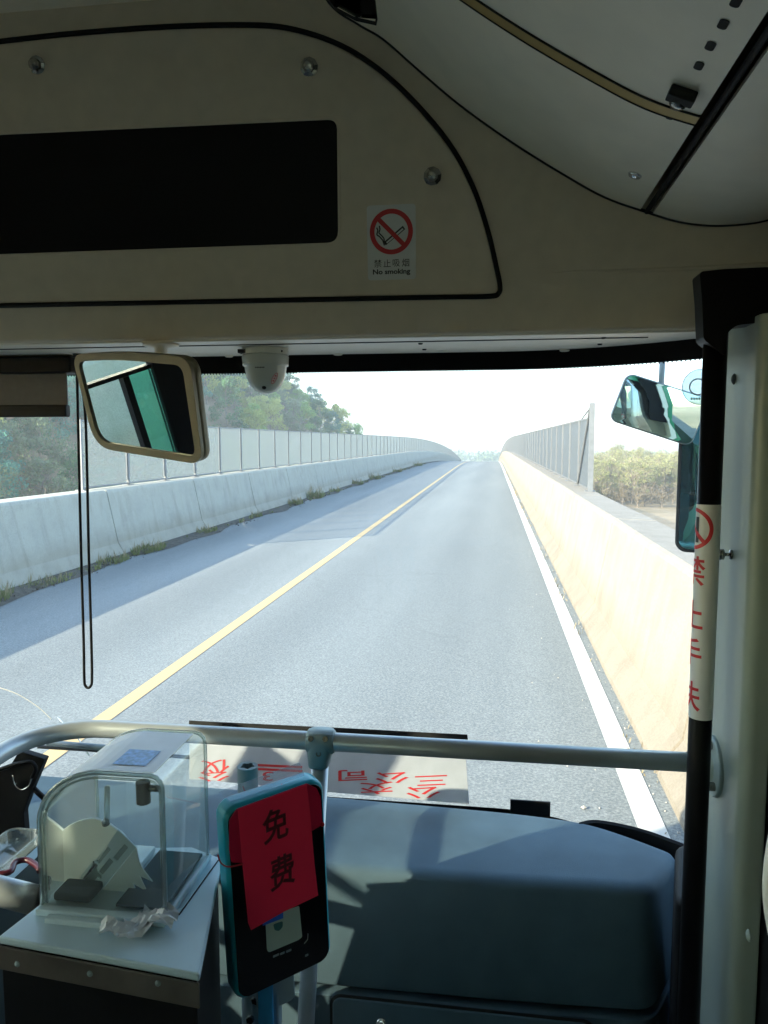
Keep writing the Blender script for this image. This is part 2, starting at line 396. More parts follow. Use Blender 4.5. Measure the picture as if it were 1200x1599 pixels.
def dirtyglass():
    m = M['glass']; nt = m.node_tree; N = nt.nodes; L = nt.links; out = N['Material Output']; src = out.inputs[0].links[0].from_socket
    tc = N.new('ShaderNodeTexCoord')
    n1 = N.new('ShaderNodeTexNoise'); n1.inputs['Scale'].default_value = 2.2; n1.inputs['Detail'].default_value = 6; n1.inputs['Roughness'].default_value = .6; L.new(tc.outputs['Object'], n1.inputs[0])
    n2 = N.new('ShaderNodeTexVoronoi'); n2.inputs['Scale'].default_value = 90; L.new(tc.outputs['Object'], n2.inputs[0])
    r1 = ramp(N, [(.35, (.0,.0,.0)), (.75, (.045,.045,.045))]); L.new(n1.outputs['Fac'], r1.inputs[0])
    r2 = ramp(N, [(.05, (.12,.12,.12)), (.10, (0,0,0))]); L.new(n2.outputs['Distance'], r2.inputs[0])
    ad = N.new('ShaderNodeMath'); ad.operation = 'ADD'; L.new(r1.outputs[0], ad.inputs[0]); L.new(r2.outputs[0], ad.inputs[1])
    d1 = N.new('ShaderNodeBsdfTranslucent'); d1.inputs[0].default_value = (.75,.8,.82,1)
    d2 = N.new('ShaderNodeBsdfDiffuse'); d2.inputs[0].default_value = (.6,.62,.62,1)
    m1 = N.new('ShaderNodeMixShader'); L.new(d1.outputs[0], m1.inputs[1]); L.new(d2.outputs[0], m1.inputs[2])
    m2 = N.new('ShaderNodeMixShader'); L.new(ad.outputs[0], m2.inputs[0]); L.new(src, m2.inputs[1]); L.new(m1.outputs[0], m2.inputs[2]); L.new(m2.outputs[0], out.inputs[0])
dirtyglass()
# ------------------------------------------------------------------ outdoor setting
def roadz(y): return -((y-60)**2)/3260 if y > 60 else 0.0
def terr(x, y):
    z = -5.2 - .0178*max(y, -50)
    toe = -65 + .205*y
    d = toe - x
    if d > 0:
        h = 1.6*d*min(1, d/9+.25)
        cap = 32
        w = max(0, min(1, (130 - y)/40))
        cap = cap*(1-w) + w*max(3, min(32, .37*abs(x) - 9))
        h = cap*(1 - math.exp(-h/cap))
        fy = 1/(1+math.exp((y-188)/5)) * 1/(1+math.exp(-(y-25)/9))
        z += h*fy
    z += .35*math.sin(x*.13+1)*math.cos(y*.11) 
    return z
def axisvals(spec):
    out = []
    for a, b, st in spec:
        v = a
        while v < b-1e-6: out.append(v); v += st
    out.append(spec[-1][1]); return out
xs = axisvals([(-900,-200,70),(-200,-20,4),(-20,60,8),(60,900,70)])
ys = axisvals([(-120,20,14),(20,220,4),(220,400,20),(400,1500,110)])
mb = MB()
mb.add([(x, y, terr(x, y)) for y in ys for x in xs], [(j*len(xs)+i, j*len(xs)+i+1, (j+1)*len(xs)+i+1, (j+1)*len(xs)+i) for j in range(len(ys)-1) for i in range(len(xs)-1)])
m, nt, b = newmat('ground_cover'); N = nt.nodes; L = nt.links
tc = N.new('ShaderNodeTexCoord'); n1 = N.new('ShaderNodeTexNoise'); n1.inputs['Scale'].default_value = .035; n1.inputs['Detail'].default_value = 8; n1.inputs['Roughness'].default_value = .7
geo = N.new('ShaderNodeNewGeometry')
L.new(geo.outputs['Position'], n1.inputs['Vector'])
r1 = ramp(N, [(.3, (.12,.115,.06)), (.46, (.24,.19,.12)), (.62, (.36,.29,.20)), (.75, (.17,.18,.08))]); L.new(n1.outputs['Fac'], r1.inputs[0]); L.new(r1.outputs[0], b.inputs['Base Color'])
b.inputs['Roughness'].default_value = .95
struct(mb.build('terrain', m, smooth=True))

RY = axisvals([(-30,56,4),(56,210,3)])
def strip(x0, x1, dz, name, mt, y0=-30, y1=210):
    yy = [y for y in RY if y0 <= y <= y1]
    mb = MB()
    vs = []; n = 2
    for y in yy: vs += [(x0, y, roadz(y)+dz), (x1, y, roadz(y)+dz)]
    mb.add(vs, [(2*i, 2*i+1, 2*i+3, 2*i+2) for i in range(len(yy)-1)])
    return struct(mb.build(name, mt, smooth=True))
strip(-6.9, 1.3, 0, 'road', M['asphalt'])
strip(.815, .965, .004, 'edge_line', M['whiteline'])
strip(-6.60, -6.47, .004, 'edge_line', M['whiteline'])
strip(-2.97, -2.83, .004, 'centre_line', M['yellowline'])
# deck below the road
mb = MB(); rs = []
for y in RY:
    z = roadz(y); rs.append([(-7.75,y,z-.03),(1.95,y,z-.03),(1.95,y,z-.9),(-7.75,y,z-.9)])
mb.rings([[Vector(p) for p in r] for r in rs]); struct(mb.build('bridge_deck', M['concrete']))
mb = MB(); rs = []
for y in RY:
    z = roadz(y)-.92; g = terr(3, y)-.5; hh = z-g
    rs.append([Vector(p) for p in ((-7.6,y,z),(1.8,y,z),(1.8+hh*1.3,y,g),(-7.6-hh*1.3,y,g))])
mb.rings(rs); struct(mb.build('embankment', m))

def barrier(side, name, mt, label):
    # cross-section measured outward from the road, s = +1 right / -1 left
    if side > 0: prof = [(1.05,-.02),(1.055,.05),(1.20,.24),(1.375,1.16),(1.40,1.20),(1.43,1.215),(1.86,1.20),(1.88,1.17),(1.88,-.9),(1.05,-.9)]
    else: prof = [(-6.68,-.02),(-6.685,.05),(-6.80,.24),(-6.99,1.16),(-7.01,1.20),(-7.04,1.215),(-7.60,1.20),(-7.62,1.17),(-7.62,-.9),(-6.68,-.9)]
    cx = 1.5 if side > 0 else -7.2
    prof = [(a, b) for a, b in prof]
    ye = [-12.0]; js = []
    y = -11.6
    while y < 208: js.append(y); y += 4.1
    rings = []
    ypts = sorted(set([-12.0, 209.0] + [j+d for j in js for d in (-.020,-.010,.010,.020)] + [j+2.05 for j in js]))
    for y in ypts:
        g = any(abs(abs(y-j)-.010) < .001 for j in js); z0 = roadz(y)
        wob = .006*math.sin(y*1.7)
        r = []
        for i, (a, b) in enumerate(prof):
            sh = .035 if g and i < 8 else 0
            a2 = a + (cx-a)/abs(cx-a)*sh if abs(cx-a) > .05 else a
            b2 = b - (sh if b > 1.1 else 0)
            r.append(Vector((a2+wob, y, z0+b2 + (.004*math.sin(y*.9) if b > 1 else 0))))
        rings.append(r)
    mb = MB(); mb.rings(rings)
    o = mb.build(name, mt, smooth=False)
    tag(o, label, 'barrier'); return o
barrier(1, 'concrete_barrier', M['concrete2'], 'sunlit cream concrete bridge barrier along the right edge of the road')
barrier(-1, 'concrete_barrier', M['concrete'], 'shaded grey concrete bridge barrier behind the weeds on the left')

# fences
m, nt, b = newmat('perforated_panel'); N = nt.nodes; L = nt.links
b.inputs['Base Color'].default_value = (.14,.155,.17,1); b.inputs['Roughness'].default_value = .6; b.inputs['Metallic'].default_value = .1
tc = N.new('ShaderNodeTexCoord'); nz = N.new('ShaderNodeTexNoise'); nz.inputs['Scale'].default_value = 2; L.new(tc.outputs['Object'], nz.inputs[0])
tr = N.new('ShaderNodeBsdfTransparent'); mx = N.new('ShaderNodeMixShader'); mr = N.new('ShaderNodeMapRange'); mr.inputs['To Min'].default_value = .60; mr.inputs['To Max'].default_value = .74
lw = N.new('ShaderNodeLayerWeight'); lw.inputs[0].default_value = .5; mr.inputs['To Min'].default_value = .02; mr.inputs['To Max'].default_value = .97; pw_ = N.new('ShaderNodeMath'); pw_.operation = 'POWER'; pw_.inputs[1].default_value = 1.15; L.new(lw.outputs['Facing'], pw_.inputs[0]); L.new(pw_.outputs[0], mr.inputs[0]); L.new(mr.outputs[0], mx.inputs[0]); tl = N.new('ShaderNodeBsdfTranslucent'); tl.inputs[0].default_value = (.19,.245,.285,1); m2 = N.new('ShaderNodeMixShader'); m2.inputs[0].default_value = .45; L.new(b.outputs[0], m2.inputs[1]); L.new(tl.outputs[0], m2.inputs[2])
L.new(tr.outputs[0], mx.inputs[1]); L.new(m2.outputs[0], mx.inputs[2]); L.new(mx.outputs[0], N['Material Output'].inputs[0])
M['mesh'] = m
def copyto(src, parent, loc, **kw):
    c = src.copy(); COL.objects.link(c); c.parent = parent; c.location = loc
    for ch in src.children:
        d = ch.copy(); COL.objects.link(d); d.parent = c
    return c
def fence(side, x, y0, n, label):
    f = thing('bridge_fence', (x, y0, 1.2), label, 'fence')
    H = 1.30 if side < 0 else 1.34; sp = 1.78
    def post_mb(h, w=.03):
        mb = MB(); mb.box((x-w, y0-w, 1.2), (x+w, y0+w, 1.2+h)); mb.box((x-.09, y0-.08, 1.198), (x+.09, y0+.08, 1.222)); return mb
    p0 = post_mb(H).build('post', M['galv'], f); pl = p0.location.copy()
    pm = MB(); pm.box((x-.004, y0+.05, 1.25), (x+.004, y0+sp-.05, 1.2+H-.03))
    q0 = pm.build('mesh_panel', M['mesh'], f); ql = q0.location.copy()
    fr = MB()
    for z in (1.235, 1.2+H-.035): fr.box((x-.015, y0+.03, z), (x+.015, y0+sp-.03, z+.03))
    fr.box((x-.015, y0+.032, 1.317), (x+.015, y0+.055, 1.2+H-.038)); fr.box((x-.015, y0+sp-.055, 1.317), (x+.015, y0+sp-.032, 1.2+H-.038))
    for zz in (1.4, 1.85, 2.3): fr.box((x-.03, y0+.03, zz), (x+.03, y0+.08, zz+.03))
    r0 = fr.build('panel_frame', M['galv'], f); rl = r0.location.copy()
    for k in range(1, n):
        dy = k*sp; y = y0+dy; z = roadz(y); s = (roadz(y+sp)-roadz(y))/sp
        copyto(p0, f, pl + Vector((0, dy, z)))
        if k < n-1:
            a = copyto(q0, f, ql + Vector((0, dy, z + s*sp/2))); a.rotation_euler = (math.atan(s), 0, 0)
            a = copyto(r0, f, rl + Vector((0, dy, z + s*sp/2))); a.rotation_euler = (math.atan(s), 0, 0)
    if side > 0:
        MB().box((x-.045, y0-.105, 1.2), (x+.045, y0-.035, 2.78)).build('end_post', M['galv'], f)
        a = Vector((x-.03, y0+sp-.1, 1.26)); c = Vector((x-.03, y0-.02, 2.7))
        MB().tube([a, c], .022, 8).build('brace', M['galv'], f)
        MB().tube([(x, y0-.05, 2.74), (x, y0+sp, 2.50)], .014, 6).build('top_wire', M['galv'], f)
    return f
fence(-1, -7.42, 12.9, 98, 'long pale mesh fence on top of the shaded left barrier')
fence(1, 1.75, 13.95, 98, 'grey mesh fence with tall end post on the sunlit right barrier')

# verge on the left: dirt, weeds
rnd = random.Random(3)
mb = MB(); vs = []; yy = [1 + .35*i for i in range(420)]
for y in yy:
    w = .24 + .10*math.sin(y*.9) + .07*math.sin(y*2.3+1) + rnd.uniform(0,.05)
    z = roadz(y)
    vs += [(-6.70, y, z+.02), (-6.66, y, z+.05), (-6.66+w*.5, y, z+.028+rnd.uniform(0,.03)), (-6.60+w, y, z+.006)]
mb.add(vs, [(4*i+j, 4*i+j+1, 4*i+j+5, 4*i+j+4) for i in range(len(yy)-1) for j in range(3)])
for k in range(2600):
    y = 3 + 90*rnd.random()**1.5; r = rnd.uniform(.006,.022)*(1+y*.012); c = Vector((-6.62 + abs(rnd.gauss(0,.16)), y, roadz(y)+.012))
    d1, d2 = Vector((rnd.gauss(0,1), rnd.gauss(0,1), .3)).normalized()*r, Vector((rnd.gauss(0,1), rnd.gauss(0,1), .5)).normalized()*r
    mb.add([c-d1, c+d2, c+d1+Vector((0,0,r*.8)), c-d2+Vector((0,0,r*.5))], [(0,1,2,3)])
o = mb.build('roadside_dirt', M['dirt'], smooth=True, fixn=False); o['kind'] = 'stuff'; o['label'] = 'dark strip of dirt and leaves gathered along the left barrier base'; o['category'] = 'dirt'
M['weed'] = foliage('weed_leaf', (.07,.10,.035), (.20,.22,.09))
M['drygrass'] = foliage('dry_grass', (.24,.20,.12), (.40,.34,.22))
def blades(mb, c, n, h, spread, w=.006, rr=rnd, lean=.5):
    for k in range(n):
        a = rr.uniform(0, 6.283); r = spread*math.sqrt(rr.random()); p = Vector((c[0]+r*math.cos(a)*.35, c[1]+r*math.sin(a), c[2]))
        hh = h*rr.uniform(.4, 1.1); d = Vector((rr.uniform(-1,1), rr.uniform(-1,1), 0))*lean*hh; s = Vector((math.cos(a), math.sin(a), 0))*w
        q = p + d*.35 + Vector((0,0,hh*.6)); t = p + d + Vector((0,0,hh))
        mb.add([p-s, p+s, q+s*.8, q-s*.8, t], [(0,1,2,3), (3,2,4)])
mb = MB(); mb2 = MB()
clumps = [(5.6,.5,.10,90),(6.9,.7,.17,260),(7.9,.8,.25,460),(8.8,.6,.18,260),(10.2,.6,.10,120),(12.2,.5,.12,140),(13.6,.6,.13,200),(16.6,.5,.11,120),(20.3,.4,.12,90),(24.6,.6,.16,160),(27.5,.8,.26,200),(31,.6,.14,90),(36.5,.7,.17,160),(42,1.0,.2,160),(52,1,.2,100),(66,1.5,.22,120)]
for y, sp, h, n in clumps:
    blades(mb, (-6.50, y, roadz(y)+.01), n, h, sp, .007+y*.0003)
    blades(mb2, (-6.52, y, roadz(y)+.01), n//4, h*1.9, sp, .004+y*.0003, lean=.3)
for k in range(140):
    y = 4 + 70*rnd.random()**1.4; blades(mb, (-6.5+rnd.uniform(-.08,.14), y, roadz(y)+.01), 9, rnd.uniform(.04,.12), .12, .006+y*.0003)
o = mb.build('roadside_weeds', M['weed'], fixn=False); o['kind'] = 'stuff'; o['label'] = 'green weeds growing at the foot of the left barrier'; o['category'] = 'weeds'
o = mb2.build('dry_stalks', M['drygrass'], fixn=False); o['kind'] = 'stuff'; o['label'] = 'thin dry stalks standing among the weeds on the left'; o['category'] = 'dry grass'
mb = MB()
for k in range(70):
    y = 4 + 50*rnd.random()**1.3; blades(mb, (1.03, y, roadz(y)), 6, rnd.uniform(.03,.1), .3, .004+y*.0002)
o = mb.build('dry_grass', M['drygrass'], fixn=False); o['kind'] = 'stuff'; o['label'] = 'sparse dry grass at the foot of the right barrier'; o['category'] = 'dry grass'
M['stone'] = mat('loose_stone', (.42,.40,.36), .9, 0, .3, 8)
mb = MB()
for k in range(420):
    y = 2.4 + 30*rnd.random()**1.6
    x = rnd.choice([rnd.uniform(.98,1.05), rnd.gauss(.75,.25), rnd.uniform(.97,1.05), rnd.gauss(-6.2,.2)])
    r = rnd.uniform(.003, .009)*(1.0 if rnd.random() < .93 else 2.2)
    c = Vector((min(x,1.06), y, roadz(y)+r*.5)); ax = [Vector((rnd.uniform(.6,1.3)*r,0,0)), Vector((0,rnd.uniform(.6,1.3)*r,0)), Vector((0,0,r*.7))]
    mb.add([c+ax[0], c-ax[0], c+ax[1], c-ax[1], c+ax[2], c-ax[2]], [(0,2,4),(2,1,4),(1,3,4),(3,0,4),(2,0,5),(1,2,5),(3,1,5),(0,3,5)])
o = mb.build('loose_gravel', M['stone'], fixn=False); o['kind'] = 'stuff'; o['label'] = 'small loose stones scattered on the right shoulder'; o['category'] = 'gravel'

# ------------------------------------------------------------------ trees
def leafset(mb, c, r, n, sz, rr, flat=.75):
    for k in range(n):
        while True:
            p = Vector((rr.uniform(-1,1), rr.uniform(-1,1), rr.uniform(-1,1)))
            if .15 < p.length < 1: break
        p = c + Vector((p.x*r, p.y*r, p.z*r*flat))
        a = Vector((rr.gauss(0,1), rr.gauss(0,1), rr.gauss(0,1))).normalized(); b = a.orthogonal().normalized()
        b.rotate(Matrix.Rotation(rr.uniform(0,6.28), 3, a)); s = sz*rr.uniform(.6,1.4); cc = a.cross(b)
        mb.add([p+b*s, p+cc*s*.7, p-b*s, p-cc*s*.7], [(0,1,2,3)])
def make_tree(name, h, cr, nclump, nleaf, leafsz, lm, bm_, seed, label, group, trunkf=.35, bare=0, cl=(.22,.42)):
    rr = random.Random(seed)
    t = thing(name, (0,0,0), label, 'tree', group)
    tb = MB(); lf = MB()
    top = Vector((rr.uniform(-.3,.3), rr.uniform(-.3,.3), h*.8))
    tp = [Vector((0,0,-.6)), Vector((rr.uniform(-.1,.1),0,h*.2)), Vector((rr.uniform(-.2,.2), rr.uniform(-.2,.2), h*.45)), top]
    tb.tube(tp, [.16,.13,.09,.02], 6)
    for k in range(nclump):
        z = h*(trunkf + (1-trunkf)*rr.random()**.8); u = (z/h - trunkf)/(1-trunkf)
        rad = cr*math.sqrt(max(.05, 1-(u*1.05-.25)**2*1.3))*rr.uniform(.35,1)
        a = rr.uniform(0,6.283); c = Vector((rad*math.cos(a), rad*math.sin(a), z))
        st = Vector((0,0,max(h*.12, z-rad*1.1-.4))); mid = (st+c)/2 + Vector((0,0,-.1*rad))
        tb.tube([st, mid, c], [.05,.03,.01], 4, caps=False)
        for q in range(bare):
            e = c + Vector((rr.gauss(0,.5), rr.gauss(0,.5), rr.uniform(.1,1.1))); tb.tube([mid*.3+c*.7, e], [.016,.006], 3, caps=False)
        leafset(lf, c, cr*rr.uniform(*cl), nleaf, leafsz, rr)
    a = tb.build('trunk', bm_, t, fixn=False); c = lf.build('crown', lm, t, fixn=False)
    return t
LM = [foliage('leaf_fresh_green', (.14,.28,.06), (.27,.44,.12)), foliage('leaf_dark_green', (.045,.13,.055), (.10,.22,.09)),
      foliage('leaf_grey_bud', (.12,.17,.09), (.23,.29,.17)), foliage('leaf_yellow_green', (.27,.34,.08), (.45,.50,.17)), foliage('leaf_teal_green', (.06,.19,.15), (.13,.31,.23))]
protos = []
kinds = [(0,'fresh green','small fresh green spring tree on the wooded hillside beyond the fence'),
         (1,'dark','dark green bushy tree on the wooded hillside beyond the fence'),
         (2,'grey','greyish tree just coming into bud on the wooded hillside'),
         (3,'yellow','pale yellow green tree on the wooded hillside beyond the fence'),
         (4,'blue','blue green leafy tree on the wooded hillside beyond the fence')]
for i, (mi, nm, lab) in enumerate(kinds):
    for v in range(2):
        t = make_tree('hillside_tree', 7.5+v, 2.9, 28, 115 if mi != 2 else 70, .14, LM[mi], M['bark'], 50+i*7+v, lab, nm+' trees on the hillside', .22, 2 if mi == 2 else 0)
        protos.append([t, False])
def place(src, used, loc, s, rz, label=None, group=None):
    if not used[0]: used[0] = True; o = src
    else:
        o = src.copy(); COL.objects.link(o)
        for ch in src.children:
            c = ch.copy(); COL.objects.link(c); c.parent = o
    o.location = loc; o.scale = (s, s, s*random.uniform(.9,1.15)); o.rotation_euler = (0,0,rz)
    if label: o['label'] = label; o['group'] = group
    return o
rr = random.Random(11)
spots = []; tries = 0
while len(spots) < 285 and tries < 60000:
    tries += 1
    az = R(rr.uniform(-40, -8.2)); d = rr.uniform(78, 205)
    x, y = d*math.sin(az), d*math.cos(az)
    toe = -65 + .205*y
    if x > toe+2 or y > 196 or x < toe-62: continue
    if rr.random() > math.exp(-(toe-x)/40)+.1: continue
    if any((x-a)**2+(y-b)**2 < 3.3**2 for a, b in spots): continue
    spots.append((x, y))
flags = [[False] for _ in protos]
for x, y in spots:
    w = [3,2,3,3,3] if y > 115 else [1,4,3,.5,5]
    k = rr.choices(range(5), w)[0]*2 + rr.randint(0,1)
    az = math.degrees(math.atan2(-x, y)); zone = 'below the blind at the far left' if az > 29 else 'behind the interior mirror' if az > 21 else 'above the fence beside the dome camera' if az > 14.5 else 'at the descending right end of the wooded hillside'
    kn = ['fresh green spring tree', 'dark green bushy tree', 'greyish tree just coming into bud', 'pale yellow green tree', 'blue green leafy tree'][k//2]
    place(protos[k][0], flags[k], (x, y, terr(x,y)-.3), rr.uniform(.75,1.2), rr.uniform(0,6.28), kn + ' ' + zone, kn.split(' tree')[0] + ' trees ' + zone)
for k, f in enumerate(flags):
    if not f[0]: place(protos[k][0], f, (-60-3*k, 120, terr(-60-3*k,120)), 1, 0)
# willow belt on the right flats
wl = foliage('leaf_willow', (.19,.21,.085), (.34,.35,.17)); wg = foliage('leaf_willow_grey', (.15,.13,.09), (.25,.22,.15))
wp = [make_tree('willow_tree', 6.8, 2.4, 46, 62, .08, wl, M['barkpale'], 90, 'pale yellow green willow on the river flats beyond the right barrier', 'willows on the right flats', .25, 4, (.12,.34)),
      make_tree('willow_tree', 5.9, 2.7, 44, 60, .08, wl, M['barkpale'], 91, 'pale yellow green willow on the river flats beyond the right barrier', 'willows on the right flats', .2, 4, (.12,.34)),
      make_tree('bare_tree', 5.0, 2.1, 26, 60, .09, wg, M['barkpale'], 92, 'leafless grey brown tree in front of the willows on the right', 'bare trees on the right flats', .2, 5)]
fl = [[False],[False],[False]]
sp2 = []; tries = 0
while len(sp2) < 270 and tries < 60000:
    tries += 1
    az = R(rr.uniform(2.5, 16.5)); d = 114 + 110*rr.random()**1.3
    x, y = d*math.sin(az), d*math.cos(az)
    if any((x-a)**2+(y-b)**2 < 2.0**2 for a, b in sp2): continue
    sp2.append((x, y))
    k = 2 if d < 119 else rr.choice([0,1,0,1,2])
    place(wp[k], fl[k], (x, y, terr(x,y)), rr.uniform(.6,1.15)*(.62 if k == 2 else 1.0)*(1 + max(0, d-130)*.003), rr.uniform(0,6.28))
# far wood beyond the crest reads as one mass
mb = MB()
for k in range(260):
    x = rr.uniform(-160, 260); y = rr.uniform(560, 700); z = terr(x, y)
    leafset(mb, Vector((x, y, z+rr.uniform(3,8))), rr.uniform(6,10), 60, 1.0, rr, .6)
o = mb.build('far_wood', LM[2], fixn=False); o['kind'] = 'stuff'; o['label'] = 'low line of distant woodland beyond the crest of the road'; o['category'] = 'woodland'
# field fence stakes on the right (row of thin poles)

# ================================================================== the bus
X0, X1 = -1.97, .58
U3 = Vector((1,0,0)); V3 = Vector((0,0,1)); NB = Vector((0,-1,0))
bus = thing('bus', (-.7, -1.5, 0), 'beige and grey bus interior with wide windscreen facing the empty road', 'bus')
# shell: floor, roof, walls with window openings (wall panels are prisms with holes)
MB().box((X0, -6.5, .50), (X1, 2.0, .56)).build('floor', M['floor'], bus)
MB().box((X0-.05, -6.5, 2.93), (X1+.05, 1.62, 3.02)).build('roof', M['plastic_light'], bus)
def wall(x, sgn, holes, name, y0=-6.5, y1=1.62, z0=.35, z1=2.93):
    # polygon in (Y,Z); inner skin at x, outer skin at x + sgn*.05
    for (xa, t, mt, nm) in ((x, .025, M['plastic_light'], name), (x+sgn*.027, .022, M['greenpaint'], 'outer_panel')):
        MB().prism(Vector((xa,0,0)), Vector((0,1,0)), V3, Vector((sgn,0,0)), [(y0,z0),(y1,z0),(y1,z1),(y0,z1)], t, [h for h in holes]).build(nm, mt, bus)
lh = [rrect(.0,1.42,1.56,2.30,.04,3), rrect(-1.1,1.40,-.14,2.35,.06,3), rrect(-2.7,1.40,-1.2,2.35,.06,3), rrect(-4.3,1.40,-2.8,2.35,.06,3), rrect(-6.0,1.40,-4.4,2.35,.06,3)]
rh = [rrect(-2.7,1.40,-1.2,2.35,.06,3), rrect(-4.3,1.40,-2.8,2.35,.06,3), rrect(-6.0,1.40,-4.4,2.35,.06,3), rrect(-.9,.8,.3,2.35,.06,3)]
wall(X0, -1, lh, 'left_wall_panel'); wall(X1, 1, rh, 'right_wall_panel')
for sgn, x, hs in ((-1, X0-.02, lh), (1, X1+.02, rh)):
    for k, h in enumerate(hs):
        ys_ = [a for a, b in h]; zs_ = [b for a, b in h]
        dr = sgn < 0 and k == 0
        w = MB().box((x-.003, min(ys_), min(zs_)), (x+.003, max(ys_), max(zs_))).build('side_window', M['glass'] if dr else M['sideglass'], bus)
        fr = MB(); fr.prism(Vector((x - sgn*.03,0,0)), Vector((0,1,0)), V3, Vector((-sgn,0,0)), rrect(min(ys_)-.03, min(zs_)-.03, max(ys_)+.03, max(zs_)+.03, .05, 3), .012, [rrect(min(ys_)+.012, min(zs_)+.012, max(ys_)-.012, max(zs_)-.012, .03, 3)])
        fr.build('window_seal', M['black'], w)
        if dr:
            MB().box((x-.012, 1.13, 1.43), (x+.028, 1.17, 2.29)).build('sliding_frame', M['black'], w)
            MB().box((x-.012, .02, 1.97), (x+.028, 1.129, 1.985)).build('sliding_frame', M['black'], w)
            MB().box((x-.012, .835, 1.43), (x+.028, .86, 1.969)).build('sliding_frame', M['black'], w)
            MB().box((x-.012, .56, 1.42), (x+.034, .735, 2.295)).build('window_post', M['black'], w)
            MB().box((x+.006, .736, 1.43), (x+.012, .834, 1.968)).build('sliding_pane', M['sideglass2'], w)
MB().prism(Vector((0,-6.5,0)), U3, V3, NB, [(X0,.35),(X1,.35),(X1,2.93),(X0,2.93)], .05, [rrect(X0+.25,1.3,X1-.25,2.5,.08,3)]).build('rear_wall', M['plastic_light'], bus)
MB().box((X0+.24,-6.53,1.29),(X1-.24,-6.525,2.51)).build('added_rear_window', M['sideglass'], bus)  # unseen window, added to let more daylight into the cab

# header over the windscreen
TH = R(6); HO = Vector((0, 1.50, 2.307)); HV = Vector((0, -math.sin(TH), math.cos(TH))); HN = Vector((0, -math.cos(TH), -math.sin(TH)))
def hp(x, y):
    p = onP(x, y, HO, HN); return (p.x, (p-HO).dot(HV))
def HP(x, y, lift=0): return onP(x, y, HO, HN) + HN*lift
hb = .64
rc0 = HO + HV*.010 - HN*.010
prof = [(HO + HV*hb), (HO + HV*.3)] + [rc0 + (HN*math.cos(R(a)) - HV*math.sin(R(a)))*.010 for a in (0,22,45,67,90)] + [Vector((0, 1.535, 2.3065)), Vector((0, 1.535, 2.40)), Vector((0, 1.62, 2.93))]
mb = MB(); mb.rings([[p + U3*x for p in prof] for x in (X0, X1)])
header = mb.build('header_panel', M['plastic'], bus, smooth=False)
for p in header.data.polygons: p.use_smooth = True
header.data.set_sharp_from_angle(angle=R(40))
# bright ledge under the header, its far edge bows towards us at the right with the windscreen
def bow(x): return 1.15*max(0, x-.02)**2 + .18*max(0, -1.2-x)**2
ex = [X0 + (X1-X0)*i/60 for i in range(61)]
def yfar(x): return max(1.514, 1.772 - bow(x))
poly = [(X0, 1.508), (X1, 1.508)] + [(x, yfar(x)) for x in reversed(ex)]
MB().prism(Vector((0,0,2.304)), U3, Vector((0,1,0)), V3, poly, .03).build('header_ledge', M['ledge'], bus, bevel=.004)
mb = MB(); mb.rings([[Vector((x, y, z)) for y, z in ((1.562,2.3025),(1.568,2.3025),(1.568,2.3045),(1.562,2.3045))] for x in (X0, .30)])
mb.build('ledge_seam', M['darkgap'], bus)
def zp(x, y): return onZ(x, y, 2.304)
for x, y, r, mt in ((657,536,.005,'darkgap'),(663,545,.005,'darkgap'),(943,527,.005,'darkgap'),(937,537,.005,'darkgap'),(692,548,.011,'ledge'),(882,547,.011,'ledge'),(1085,538,.013,'ledge'),(528,553,.011,'ledge'),(358,556,.010,'ledge')):
    MB().lathe(zp(x, y) + Vector((0,0,.001)), (0,0,-1), [(0,0),(r,0),(r,.002),(r*.8,.0035),(0,.004)], 16).build('ledge_button' if mt == 'ledge' else 'screw_hole', M[mt], bus, smooth=True)
# access panel with display, gasket round it
gk = [(-260,95),(-100,78),(0,66),(120,53),(260,43),(380,40),(450,45),(520,66),(580,100),(640,152),(700,222),(738,290),(762,360),(776,420),(781,446),(779,458),(766,463),(700,464)]
ga = spline([Vector((*hp(x, y), 0)) for x, y in gk], 5)
bl = Vector((*hp(0, 478), 0)); b2 = Vector((*hp(700, 465), 0)); sl_ = (b2.y-bl.y)/(b2.x-bl.x)
bb = bl.y + sl_*(-1.75-bl.x)
outline = [(p.x, p.y) for p in ga] + [(-1.75, bb), (-1.80, bb+.05), (-1.80, bb+.28), (-1.72, bb+.36)]
cxm = sum(a for a, b in outline)/len(outline); cym = sum(b for a, b in outline)/len(outline)
inner = []
m_ = len(outline)
for i, (a, b) in enumerate(outline):
    t = Vector(outline[(i+1) % m_]) - Vector(outline[i-1]); t.normalize(); nn = Vector((t.y, -t.x))
    inner.append((a + nn.x*.006, b + nn.y*.006))
dtl, dtr, dbr, dbl = hp(-100, 211), hp(527, 187), hp(529, 379), hp(-100, 400)
disp = rpoly([(-1.55, dtl[1]-(-1.55-dtl[0])*0), dtr, dbr, (-1.55, dbl[1])], [.01,.018,.022,.01])
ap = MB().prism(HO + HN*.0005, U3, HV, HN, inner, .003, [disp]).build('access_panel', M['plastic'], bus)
MB().tube([HO + U3*a + HV*b + HN*.0035 for a, b in outline], .0048, 8, loop=True, caps=False).build('gasket', M['black'], ap, smooth=True)
mb = MB(); mb.prism(HO + HN*.0006, U3, HV, HN, [(a, b) for a, b in disp], .0012)
mb.build('display_screen', M['blackgloss'], bus)
big = []
cc = (sum(a for a, b in disp)/len(disp), sum(b for a, b in disp)/len(disp))
for i, (a, b) in enumerate(disp):
    t = (Vector(disp[(i+1) % len(disp)]) - Vector(disp[i-1])); t.normalize(); nn = Vector((t.y, -t.x))
    if nn.dot(Vector((a-cc[0], b-cc[1]))) < 0: nn = -nn
    big.append((a + nn.x*.006, b + nn.y*.006))
